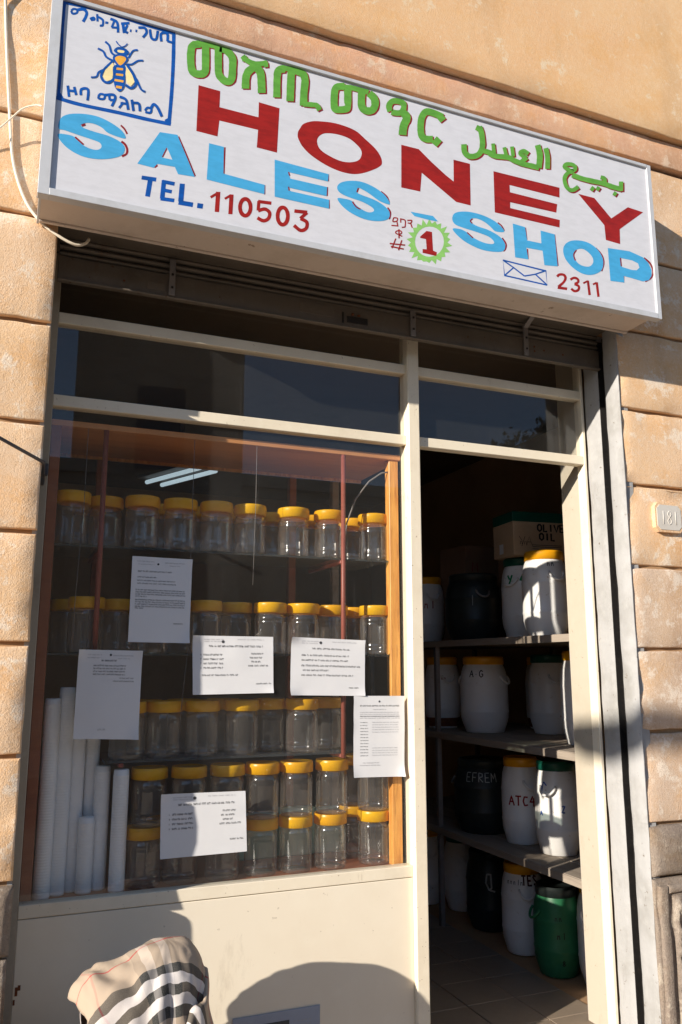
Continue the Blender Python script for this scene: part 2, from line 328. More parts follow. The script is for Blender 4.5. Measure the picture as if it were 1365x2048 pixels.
# ================================================================ the setting
WY = -.234                                  # face of the outer wall; the shopfront stands at y = 0
XL, XR = .069, 2.40                         # edges of the shop opening
FLOOR = .126
def axis_steps(a, b, e, step):
    n = max(2, int((b - a - 2 * e) / step)); k = [a, a + e * .12, a + e * .4, a + e]
    k += [a + e + (b - a - 2 * e) * i / n for i in range(1, n)]
    return k + [b - e, b - e * .4, b - e * .12, b]
def block(name, mat, parent, x0, x1, z0, z1, yf=WY, yb=-.2, e=.0065, rough=.0022, step=.06, seed=0, edge_wear=.005, jit=.003, chip=.009):
    xs, zs = axis_steps(x0, x1, e, step), axis_steps(z0, z1, e, step); m = MB(); vs = []; nx, nz = len(xs), len(zs)
    for z in zs:
        for x in xs:
            dx = min(x - x0, x1 - x); dz = min(z - z0, z1 - z); off = 0
            for dd in (dx, dz):
                if dd < e: off = max(off, e * (1 - math.sqrt(max(0, 1 - (1 - dd / e) ** 2))))
            nn = noise.noise(Vector((x * 9 + seed, z * 9, seed * 3.1))) * rough + noise.noise(Vector((x * 31, z * 31, seed))) * rough * .5
            w = max(0, noise.noise(Vector((x * 17, z * 17, 9 + seed)))) * edge_wear * (2 if min(dx, dz) < e else .2) + (chip if (min(dx, dz) < e * 1.05 and noise.noise(Vector((x * 11, z * 11, 31 + seed))) > .26) else 0)
            jx = noise.noise(Vector((z * 14, seed, 2))) * jit if dx < e else 0
            jz = noise.noise(Vector((x * 14, seed, 5))) * jit if dz < e else 0
            vs.append((x + jx, yf + off + nn + w, z + jz))
    fs = [(j * nx + i, j * nx + i + 1, (j + 1) * nx + i + 1, (j + 1) * nx + i) for j in range(nz - 1) for i in range(nx - 1)]
    ring = [i for i in range(nx)] + [j * nx + nx - 1 for j in range(1, nz)] + [(nz - 1) * nx + i for i in range(nx - 2, -1, -1)] + [j * nx for j in range(nz - 2, 0, -1)]
    b = len(vs); vs += [(vs[i][0], yb, vs[i][2]) for i in ring]; k = len(ring)
    fs += [(ring[i], ring[(i + 1) % k], b + (i + 1) % k, b + i) for i in range(k)]
    m.add(vs, fs, 0, True); return m.build(name, mat, parent)

# ground
pave = part('pavement', 'concrete', None, (-14, 14, -3.6, -.02, -.3, 0)); pave['kind'] = 'structure'
road = part('road', 'asphalt', None, (-60, 60, -11, -3.6, -.4, -.13)); road['kind'] = 'structure'
pave2 = part('pavement_opposite', 'concrete', None, (-60, 60, -14, -11, -.3, 0)); pave2['kind'] = 'structure'
gr = part('ground', 'asphalt', None, (-400, 400, -400, 200, -.6, -.41)); gr['kind'] = 'structure'

bld = thing('shop_building', 'orange plastered building with grooved stone courses around the shop opening', 'building', (0, 0, 0))
G = [.785, .98, 1.335, 1.665, 2.01, 2.362, 2.70, 3.07, 3.43, 3.92]
LX, RX = -2.2, 5.2
wl = part('wall', 'mortar', bld, (LX, XL - .014, -.214, .18, 0, 3.92), (XR + .05, RX, -.214, .18, 0, 3.92), (XL - .014, XR + .05, -.214, .18, 3.085, 3.92))
for i in range(1, len(G) - 1):
    for sid, (a, b) in enumerate(((LX, XL), (XR + .005, RX))):
        lo = i == 1
        block('stone_block', 'plaster_grey' if (sid and i < 4) else 'plaster', wl, a, b, G[i] + .007, G[i + 1] - .008, step=.05 if i < 7 else .09, seed=i * 2.3 + sid * 7)
block('stone_block', 'plaster', wl, XL, XR, 3.085, 3.92 - .007, step=.2, seed=40)
block('string_course', 'plaster_band', bld, LX, RX, 3.925, 4.062, yf=WY - .028, e=.006, step=.05, seed=50, rough=.0015, jit=.0012, chip=.003)
block('upper_wall', 'plaster_top', bld, LX, RX, 4.066, 7.5, yf=WY - .062, e=.006, step=.10, seed=60, rough=.003, jit=.0012, chip=.003)
# plinth: a smooth dark moulding above a framed panel of vermiculated stone
for sid, (a, b) in enumerate(((LX, XL), (XR + .005, RX))):
    block('plinth_moulding', 'stone_dark', bld, a, b + (.004 if not sid else 0), .785, .973, yf=WY - .022, e=.03, step=.05, seed=70 + sid)
    pl = block('plinth', 'stone_dark', bld, a, b, 0, .778, yf=WY - .012, e=.012, step=.08, seed=80 + sid)
# rough panel on the right of the door
m = MB(); x0, x1, z0, z1 = XR + .085, XR + .75, .02, .715; nx, nz = 90, 96; vs = []
for j in range(nz + 1):
    for i in range(nx + 1):
        x = x0 + (x1 - x0) * i / nx; z = z0 + (z1 - z0) * j / nz
        ed = min(i, nx - i, j, nz - j)
        h = .016 * max(0, 1 - abs(noise.noise(Vector((x * 24, z * 15, 4)))) * 2.6) + .010 * noise.noise(Vector((x * 60, z * 40, 1)))
        vs.append((x, WY - .016 - (0 if ed == 0 else .006 + h), z))
m.add(vs, [(j * (nx + 1) + i, j * (nx + 1) + i + 1, (j + 1) * (nx + 1) + i + 1, (j + 1) * (nx + 1) + i) for j in range(nz) for i in range(nx)], 0, True)
b0 = len(m.v); m.box(x0, x1, WY - .015, WY + .01, z0, z1)
m.build('rough_panel', 'stone_dark', bld)
block('panel_frame', 'stone_dark', bld, XR + .02, XR + .065, .0, .755, yf=WY - .026, e=.01, seed=91)
block('panel_frame', 'stone_dark', bld, XR + .065, XR + .8, .725, .757, yf=WY - .026, e=.01, seed=92)
# reveals of the opening; on the right the shutter channel is let into it
part('reveal', 'render_grey', bld, (XL - .014, XL, -.214, .05, 0, 3.085))
m = MB()
def strip(mb, ya, yb, x, seed):
    n = 90; vs = []
    for j in range(n + 1):
        z = .0 + 3.083 * j / n; w = noise.noise(Vector((z * 5, seed, 1))) * .004 + noise.noise(Vector((z * 23, seed, 1))) * .0025
        for k in range(7): y = ya + (yb - ya) * k / 6 + (w if k in (0, 6) else 0); vs.append((x + noise.noise(Vector((z * 8, y * 9, seed))) * .003 + (.004 if k in (0, 6) else 0), y, z))
    mb.add(vs, [(j * 7 + k, j * 7 + k + 1, (j + 1) * 7 + k + 1, (j + 1) * 7 + k) for j in range(n) for k in range(6)], 0, True)
    mb.box(x + .006, x + .05, ya + .006, yb - .006, 0, 3.083)
strip(m, -.232, -.144, XR, 3); strip(m, -.101, -.002, XR + .002, 8); m.build('reveal', 'render_grey', bld)
# right hand edge of the plaster: the grey render laps round the corner unevenly
m = MB(); n = 120; vs = []
for j in range(n + 1):
    z = .985 + 2.08 * j / n; w = .004 + .006 * noise.noise(Vector((z * 4, 2, 2))) + .005 * noise.noise(Vector((z * 15, 5, 2)))
    for x, y in ((XR - .001, -.18), (XR - .002, WY - .001), (XR + max(.003, w) * .8, WY - .003), (XR + max(.004, w), WY + .012)): vs.append((x, y, z))
m.add(vs, [(j * 4 + k, j * 4 + k + 1, (j + 1) * 4 + k + 1, (j + 1) * 4 + k) for j in range(n) for k in range(3)], 0, True); m.build('corner_render', 'render_grey', bld)
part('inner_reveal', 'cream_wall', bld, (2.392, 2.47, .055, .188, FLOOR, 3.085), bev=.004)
part('lintel_soffit', 'shutter_metal', bld, (XL, XR, -.212, .18, 3.075, 3.084))
part('door_step', 'concrete', bld, (1.50, 2.44, -.20, .0, 0, FLOOR - .004), bev=.006)

# the room behind
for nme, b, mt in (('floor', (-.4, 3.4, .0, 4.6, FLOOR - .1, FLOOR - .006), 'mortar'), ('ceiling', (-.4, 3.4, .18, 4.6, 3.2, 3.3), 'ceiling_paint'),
                   ('wall_back', (-.4, 3.4, 4.6, 4.7, FLOOR - .1, 3.3), 'room_wall'), ('wall_left', (-.5, -.4, .18, 4.6, FLOOR - .1, 3.3), 'room_wall'),
                   ('wall_right', (3.4, 3.5, .18, 4.6, FLOOR - .1, 3.3), 'room_wall')):
    o = part(nme, mt, None, b); o['kind'] = 'structure'
    if nme == 'floor': flo = o
m = MB().box(0, .246, 0, .246, -.008, 0, bev=.002); tile = m.build('floor_tile', 'tile', flo, (1.50, .012, FLOOR))
for i in range(4):
    for j in range(8):
        if i or j:
            o = tile.copy(); COL.objects.link(o); o.location = (1.50 + i * .25, .012 + j * .25, FLOOR + random.uniform(-.001, .001))
part('wall_lining', 'room_wall', bld, (2.47, 3.39, .19, .2, FLOOR, 3.19), (-.39, .05, .19, .2, FLOOR, 3.19), (-.39, 3.39, .19, .2, 3.09, 3.19))

# ================================================================ shopfront
sf = thing('storefront', 'cream painted shopfront frame with display window, transom panes and open doorway', 'shopfront', (0, 0, FLOOR))
def sfp(name, mt, *b, bev=.002):
    m = MB()
    for q in b: m.box(q[0], q[1], q[2], q[3], q[4] - FLOOR, q[5] - FLOOR, bev=bev)
    return m.build(name, mt, sf)
sfp('post', 'cream_dirty_shaded', (.070, .098, .0, .05, .02, 3.07)); sfp('post', 'cream', (1.480, 1.533, -.022, .055, .02, 3.07), bev=.004); sfp('post', 'cream', (2.383, 2.3985, .0, .05, FLOOR, 3.07))
for a, b in ((.098, 1.480), (1.533, 2.383)):
    sfp('rail', 'cream', (a, b, .001, .048, 2.804, 2.845)); sfp('rail', 'cream', (a, b, .001, .048, 2.496, 2.537))
    sfp('glass_pane', 'window_glass', (a, b, .022, .026, 2.537, 2.804), bev=0); sfp('glass_pane', 'window_glass', (a, b, .022, .026, 2.845, 3.07), bev=0)
sfp('sill_rail', 'cream', (.098, 1.480, -.001, .048, .8195, .86))
sfp('lower_panel', 'cream_panel', (.098, 1.480, .0005, .045, .02, .817))
sfp('glass_pane', 'window_glass', (.098, 1.480, .022, .026, .86, 2.496), bev=0)
sfp('door_stop', 'cream', (1.533, 1.541, .028, .05, FLOOR, 2.496), bev=.001)
sfp('rust_stain', 'rust', (.104, .112, -.0006, .0012, .60, .625), (.112, .120, -.0007, .0012, .615, .63), (.10, .106, -.0008, .0012, .575, .59), bev=0)

# ================================================================ roller shutter, rolled up
sh = thing('roller_shutter', 'rolled-up brown metal roller shutter bar under the sign', 'shutter', (0, -.11, 2.918))
def shp(name, mt, *b, bev=.002, par=sh):
    m = MB()
    for q in b: m.box(q[0], q[1], q[2] + .11, q[3] + .11, q[4] - 2.918, q[5] - 2.918, bev=bev)
    return m.build(name, mt, par)
shp('bottom_bar', 'shutter_metal', (.08, 2.405, -.116, -.104, 2.918, 3.003)); shp('bar_lip', 'shutter_metal', (.08, 2.405, -.124, -.098, 2.910, 2.918))
for i in range(3):
    m = MB(); z = 3.007 + i * .026; n = 8; vs = []
    for x in (.082, 2.405):
        for k in range(n + 1): a = math.pi * k / n; vs.append((x, -.10 + .11 - .012 * math.sin(a), z - 2.918 + .024 * k / n))
    m.add(vs, [(k, k + 1, n + 2 + k, n + 1 + k) for k in range(n)], 0, True); m.box(.082, 2.405, .0105, .014, z - 2.918, z - 2.918 + .024); m.build('slat', 'shutter_metal', sh)
for x, z1 in ((.462, 3.06), (1.445, 3.03), (1.995, 3.055)):
    br = shp('bracket', 'rack_metal', (x, x + .022, -.128, -.119, 2.920, z1), bev=.001)
    for z in (2.945, 2.995): shp('bolt', 'dark_metal', (x + .007, x + .015, -.133, -.128, z, z + .008), par=br, bev=.001)
m = MB().box(0, .022, 0, .006, 0, .10, M=Matrix.Translation((1.995, -.018, .128)) @ Matrix.Rotation(R(62), 4, 'X')); m.build('stay', 'rack_metal', sh)
shp('name_plate', 'shutter_metal', (.965, 1.115, -.1185, -.116, 2.945, 2.99), bev=.001)
shp('lock_plate', 'dark_metal', (1.165, 1.255, -.120, -.116, 2.935, 2.962), (1.145, 1.152, -.120, -.116, 2.93, 2.975), bev=.001)
shp('lock_knob', 'rust', (1.185, 1.195, -.124, -.116, 2.966, 2.976), (1.21, 1.222, -.124, -.116, 2.965, 2.973), bev=.002)
for x, z in ((2.05, 2.945), (2.05, 2.965), (2.10, 2.955), (2.20, 2.95), (.30, 2.945)): shp('rivet', 'rust', (x, x + .008, -.119, -.116, z, z + .008), bev=.002)
shp('name_plate', 'shutter_metal', (.385, .45, -.1185, -.116, 2.935, 2.965), bev=.001)
ch = thing('shutter_guide', 'black steel shutter channel set in the grey reveal right of the doorway', 'shutter guide', (2.40, -.1225, 0))
part('channel_back', 'dark_metal', ch, (.045, .048, -.020, .020, .01, 3.05)); part('channel_flange', 'dark_metal', ch, (.004, .045, .017, .0205, .01, 3.05)); part('channel_flange', 'dark_metal', ch, (.004, .045, -.0205, -.017, .01, 3.05))

# ================================================================ the sign
SY = -.447
SX0, SX1, SZ0, SZ1 = -.004, 2.462, 3.028, 3.742
sg = thing('shop_sign', 'long white shop sign lettered HONEY SALES-SHOP in red and blue above the shop', 'sign', (0, SY, SZ0))
def sgp(name, mt, *b, bev=.001):
    m = MB()
    for q in b: m.box(q[0], q[1], q[2] - SY, q[3] - SY, q[4] - SZ0, q[5] - SZ0, bev=bev)
    return m.build(name, mt, sg)
sgp('board', 'board_white', (SX0 + .02, SX1 - .012, SY + .004, SY + .02, SZ0 + .02, SZ1 - .012))
sgp('frame_edge', 'aluminium', (SX0, SX0 + .034, SY - .004, SY + .03, SZ0, SZ1)); sgp('frame_edge', 'aluminium', (SX1 - .022, SX1, SY - .004, SY + .03, SZ0, SZ1))
sgp('frame_edge', 'aluminium', (SX0 + .034, SX1 - .022, SY - .005, SY + .03, SZ0, SZ0 + .024)); sgp('frame_edge', 'aluminium', (SX0 + .034, SX1 - .022, SY - .005, SY + .03, SZ1 - .014, SZ1))
sgp('underside_board', 'underside', (SX0 + .012, SX1 - .03, SY + .03, -.262, SZ0 + .010, SZ0 + .020), (SX0 + .012, SX1 - .03, -.276, -.262, SZ0 + .003, SZ0 + .010))
sgp('side_board', 'aluminium', (SX0 + .004, SX0 + .012, SY + .03, -.24, SZ0 + .01, SZ1 - .004)); sgp('side_board', 'aluminium', (SX1 - .03, SX1 - .022, SY + .03, -.24, SZ0 + .02, SZ1 - .004))
sgp('top_board', 'aluminium', (SX0 + .012, SX1 - .03, SY + .03, -.24, SZ1 - .012, SZ1 - .004)); sgp('backing', 'underside', (SX0 + .012, SX1 - .03, -.262, -.24, SZ0 + .02, SZ1 - .012))
LAY = [0]
def painted(name, items, label=None):
    """items: (material, crop, kind, data...) in the photograph's coordinates, laid on the sign's own face"""
    m = MB(); names = []; LAY[0] = 0
    for it in items:
        mt, (ox, oy, s), kind = it[0], it[1], it[2]
        if mt not in names: names.append(mt)
        vs, fs = filled(*it[3:]) if kind == 'fill' else ribbon(it[3], it[4], closed=(kind == 'loop'), smooth=len(it) < 6)
        LAY[0] += 1; y = SY + .0037 - LAY[0] * .00002
        P = [at(ox + v[0] / s, oy + v[1] / s, y=SY) for v in vs]
        m.add([(p.x, y - SY, p.z - SZ0) for p in P], fs, names.index(mt))
    o = m.build(name, names, sg)
    if label: o['label'] = label
    return o
C1, C2, C3, C4 = (100, 0, 5.0556), (360, 60, 4.55), (600, 140, 4.2656), (900, 230, 3.25)
C5, C6, C7, C8, PX = (100, 210, 4.0147), (400, 270, 3.4125), (760, 390, 4.55), (1000, 430, 4.136), (0, 0, 1)
def sm(p): return [tuple(v) for v in smooth_line(p, True, 4)]
rd = 'paint_red'
painted('painted_word', [(rd, C2, 'fill', [(172,492),(370,547),(363,693),(718,785),(722,648),(910,703),(887,1108),(703,1060),(715,900),(362,815),(345,960),(152,910)]),
 (rd, C3, 'fill', sm([(5,490),(30,455),(80,435),(150,428),(310,447),(470,505),(560,580),(650,665),(695,735),(705,780),(695,808),(640,840),(540,873),(450,880),(340,855),(220,800),(100,720),(30,650),(0,600),(-15,560),(-12,520)]),
  [sm([(150,600),(165,560),(205,535),(260,532),(340,545),(430,580),(500,640),(530,685),(527,730),(500,765),(430,780),(340,765),(230,710),(170,660)])]),
 (rd, PX, 'fill', [(804,287.7),(839,296.6),(865,322.9),(893,348.6),(909,361.5),(908.6,317.7),(941.5,326),(943,409.4),(914,402.3),(881,374.4),(845,344),(842,381.5),(804,373.3)]),
 (rd, C4, 'fill', [(288,360),(718,468),(718,532),(393,450),(395,497),(703,575),(697,630),(397,562),(397,600),(720,678),(718,727),(297,628)]),
 (rd, C4, 'fill', [(840,508),(945,535),(1055,668),(1163,595),(1262,628),(1110,738),(1113,835),(1020,808),(1010,712)])], 'HONEY in dark red capitals')
sk, ps = 'paint_sky', 'paint_shadow'
def S_(c, *l): return [(ps, c, 'line', p, w) for p, w in l]
painted('painted_word', S_(C5, ([(570,155),(600,185),(622,225)],14), ([(575,285),(605,310),(622,350),(615,385),(580,405)],18), ([(1035,245),(1090,370),(1170,565)],10), ([(865,475),(840,492)],18))
 + S_(C6, ([(173,78),(166,258)],9), ([(445,337),(444,400)],9), ([(880,263),(880,310)],9), ([(874,350),(872,410)],9), ([(884,437),(886,497)],9), ([(1240,380),(1280,415),(1297,455)],9), ([(1285,490),(1305,525),(1297,570)],10))
 + [(sk, C5, 'fill', sm([(70,180),(75,120),(110,80),(180,62),(290,65),(400,90),(500,140),(580,200),(610,258),(560,252),(465,215),(420,175),(360,145),(300,135),(250,150),(270,175),(350,205),(470,240),(560,285),(600,330),(595,375),(560,405),(470,425),(360,425),(250,400),(150,345),(85,280),(62,228),(110,225),(200,248),(260,310),(330,345),(385,352),(415,330),(400,295),(340,270),(220,230),(120,195)])),
 (sk, C5, 'fill', [(885,210),(1025,232),(1165,570),(1030,548),(1005,490),(865,465),(835,497),(703,463)], [[(940,330),(985,432),(903,415)]]),
 (sk, C6, 'fill', [(65,50),(165,75),(163,258),(445,335),(443,398),(48,298)]),
 (sk, C6, 'fill', [(513,162),(882,262),(878,312),(605,247),(620,292),(872,350),(868,412),(605,352),(622,378),(885,437),(885,498),(513,415)]),
 (sk, C6, 'fill', sm([(940,350),(965,320),(1030,307),(1110,315),(1200,355),(1270,410),(1300,468),(1230,445),(1160,395),(1110,365),(1085,357),(1075,385),(1110,405),(1200,440),(1270,485),(1300,530),(1285,570),(1220,583),(1130,570),(1040,530),(975,480),(942,428),(990,430),(1040,445),(1090,490),(1150,522),(1190,515),(1180,490),(1110,450),(1010,415),(955,385)]))]
 + S_(C5, ([(203,250),(270,310)],14), ([(255,158),(285,148)],18), ([(940,340),(905,410)],9)) + S_(C6, ([(608,247),(615,272)],8), ([(608,348),(612,375)],8), ([(1045,450),(1070,485),(1100,502)],9), ([(1085,357),(1075,385)],9)), 'SALES in sky blue capitals edged in red')
painted('painted_word', S_(C7, ([(1080,245),(1115,275),(1140,320)],12), ([(1120,385),(1155,440),(1150,485),(1130,505)],14))
 + S_(C8, ([(218,100),(230,200)],10), ([(235,275),(240,360)],10), ([(458,155),(472,280),(487,415)],12), ([(800,268),(850,325),(868,390),(850,460)],12), ([(1200,350),(1250,395),(1275,460),(1260,515),(1210,545)],14), ([(1032,500),(1033,555)],10))
 + [(sk, C7, 'fill', [(283,145),(490,185),(535,235),(450,220),(320,185)]),
 (sk, C7, 'fill', sm([(665,215),(680,165),(740,145),(840,150),(960,185),(1070,245),(1140,325),(1060,325),(1020,290),(960,240),(890,208),(840,210),(840,245),(900,280),(1000,315),(1100,375),(1145,440),(1135,500),(1060,512),(930,490),(800,430),(710,360),(668,300),(740,305),(800,335),(870,390),(960,430),(1030,440),(1045,420),(1000,375),(900,335),(760,290),(690,260)])),
 (sk, C8, 'fill', [(113,65),(215,95),(232,205),(350,230),(343,123),(460,155),(485,420),(375,410),(360,290),(225,265),(243,362),(133,345)]),
 (sk, C8, 'fill', sm([(530,290),(545,240),(590,210),(660,205),(740,225),(810,275),(855,345),(862,410),(840,460),(770,490),(690,480),(610,430),(550,360)]), [sm([(615,330),(625,295),(660,275),(700,278),(745,310),(775,350),(778,390),(750,420),(700,418),(650,390)])]),
 (sk, C8, 'fill', [(900,268),(1080,295),(1190,345),(1235,390),(1262,450),(1262,500),(1240,535),(1190,545),(1090,515),(1032,500),(1038,555),(922,540)], [[(1005,350),(1100,370),(1150,395),(1162,430),(1140,452),(1100,450),(1018,425)]])]
 + S_(C7, ([(800,335),(855,385)],11), ([(850,210),(830,230),(848,252)],11)) + S_(C8, ([(640,285),(618,325),(632,372)],10), ([(1005,350),(1012,420)],10)), 'SHOP in sky blue capitals edged in red after a dash')
bl = 'paint_blue'
def L_(mt, c, *l): return [(mt, c, 'line', p, w, 1) if len(p) < 3 else (mt, c, 'line', p, w) for p, w in l]
def ell(cx, cy, rx, ry, n=14): return [(cx + rx * math.cos(2 * math.pi * k / n), cy + ry * math.sin(2 * math.pi * k / n)) for k in range(n)]
painted('painted_word', L_(bl, C5, ([(738,575),(855,592)],32), ([(808,590),(785,728)],38), ([(918,597),(903,745)],36), ([(905,607),(1003,627)],30), ([(905,675),(980,690)],28), ([(890,745),(1000,760)],30), ([(1065,625),(1052,770)],42), ([(1035,775),(1150,795)],36), ([(1185,800),(1230,807)],40)), 'TEL. in blue')
painted('painted_number', L_(rd, C6, ([(75,420),(125,390)],18), ([(127,382),(118,520)],30), ([(172,430),(215,405)],16), ([(218,400),(210,535)],28), ([(490,460),(400,448)],22), ([(405,445),(400,510)],22), ([(400,512),(445,500),(478,525),(470,565),(435,580),(395,560)],24), ([(648,513),(735,523)],24), ([(735,524),(688,565)],22), ([(690,565),(732,590),(728,632),(690,646),(645,612)],24))
 + [(rd, C6, 'loop', ell(312,488,36,57), 26), (rd, C6, 'loop', ell(568,548,35,59), 26)], '110503 in red')
painted('painted_number', L_(rd, C8, ([(480,505),(500,488),(535,490),(550,515),(535,550),(490,590)],21), ([(485,595),(563,606)],22), ([(590,530),(620,515),(650,525),(655,550),(625,565)],20), ([(625,567),(660,585),(655,615),(625,625),(597,605)],20), ([(697,560),(735,540)],15), ([(735,538),(750,658)],20), ([(777,570),(808,555)],15), ([(808,553),(823,672)],20)), '2311 in red')
painted('painted_envelope', [(bl, C8, 'loop', [(32,368),(388,458),(398,575),(45,495)], 12, 1)] + L_(bl, C8, ([(32,368),(120,430)],11), ([(120,430),(210,500)],11), ([(210,500),(300,485)],11), ([(300,485),(388,455)],11), ([(45,495),(120,430)],11), ([(300,485),(398,575)],11)))
out = []
for k in range(44):
    a = 2 * math.pi * k / 44; r = (1.24 if k % 2 else 1.0) * (1 + .05 * math.sin(k * 2.3)); out.append((455 + 165 * r * math.cos(a), min(425 + 170 * r * math.sin(a), 612 + .22 * 165 * r * math.cos(a))))
painted('painted_badge', [('paint_lime', C7, 'fill', out, [ell(457,418,132,138,24)]), (rd, C7, 'fill', [(430,320),(480,330),(490,500),(525,515),(520,550),(395,520),(395,485),(432,488),(425,395),(375,385),(370,375)])]
 + L_(rd, C7, ([(130,200),(165,205),(160,230),(125,235),(130,200)],11), ([(110,270),(172,275)],11), ([(160,235),(170,280)],11), ([(195,205),(195,245)],11), ([(195,212),(235,225),(235,285)],11), ([(205,288),(237,285)],11), ([(255,225),(295,225),(285,250),(258,247)],11), ([(285,250),(300,292)],11), ([(178,305),(180,388)],12), ([(180,355),(208,370)],11), ([(150,390),(115,478)],12), ([(205,405),(175,497)],12), ([(95,435),(235,450)],12), ([(105,462),(222,486)],12)) + [(rd, C7, 'loop', ell(176,334,28,16), 10)], 'green sunburst with a red 1')
gn = 'paint_green'
def GS(c, d, *l):
    return [(ps, c, 'line', [(x + d, y + d * .8) for x, y in p], w) for p, w in l] + [(gn, c, 'line', p, w) for p, w in l]
painted('painted_word', GS(C2, 13, ([(190,118),(120,130),(102,190),(102,300),(120,370),(175,392),(228,375),(236,300),(236,130)],68), ([(130,118),(250,122),(350,145),(430,168)],50), ([(330,150),(395,168)],46), ([(352,145),(352,300),(360,400),(420,458),(470,440),(482,330),(478,240),(420,172),(365,155)],68),
 ([(690,320),(625,370),(603,430),(600,525)],70), ([(690,315),(735,380),(745,470),(748,565)],72), ([(572,228),(600,258),(650,288),(700,300),(770,295),(800,285)],48), ([(588,225),(592,275)],44), ([(785,285),(788,330)],40), ([(690,285),(690,335)],70),
 ([(960,345),(905,355),(888,420),(885,605)],66), ([(900,350),(980,342),(1070,362),(1130,395)],48), ([(1018,350),(1012,470),(1006,640)],68), ([(1060,362),(1120,390),(1142,450),(1132,560),(1128,680)],68), ([(1125,665),(1200,672),(1250,680),(1275,722)],46)), 'green Ethiopic word at the upper left of the sign')
painted('painted_word', GS(C3, 11, ([(385,132),(315,140),(298,200),(298,305),(320,330),(395,325),(412,295),(412,150)],62), ([(310,135),(420,140),(500,158),(590,182)],44), ([(533,165),(530,290),(560,335),(615,338),(645,295),(638,235),(595,190)],64),
 ([(775,345),(765,300),(790,262),(840,258),(888,280),(885,335),(850,360),(785,352)],50), ([(890,362),(918,400),(890,470),(880,548)],68),
 ([(1220,395),(1170,370),(1090,348),(1048,390),(1035,470),(1045,555),(1085,582),(1140,582)],58), ([(1190,375),(1228,425)],60), ([(1150,585),(1195,625)],68)), 'second green Ethiopic word')
painted('painted_word', GS(C4, 9, ([(628,210),(640,270),(640,345)],32), ([(575,190),(590,260),(582,340)],38), ([(585,338),(530,325),(470,310),(420,290),(380,270),(300,262),(255,240)],34), ([(500,275),(462,245),(485,230),(515,248)],28), ([(505,270),(470,300)],30), ([(408,200),(416,265)],24), ([(358,205),(372,262)],24), ([(285,180),(292,245)],24), ([(195,70),(210,115),(216,195),(192,250),(140,265),(102,240),(95,185)],36), ([(175,75),(212,92)],34), ([(295,248),(250,235),(212,225)],32),
 ([(805,365),(752,335),(765,315),(810,322),(818,350),(772,372),(750,410),(765,465),(800,485),(840,462)],26), ([(772,360),(803,368)],26), ([(800,385),(860,408),(930,425),(1000,440),(1060,462),(1120,478)],32), ([(1118,490),(1118,428)],28), ([(985,400),(1010,410),(1010,445)],26), ([(922,468),(942,482)],28), ([(958,468),(978,480)],26), ([(1068,502),(1088,514)],26)), 'green Arabic words at the upper right of the sign')
bw = 22
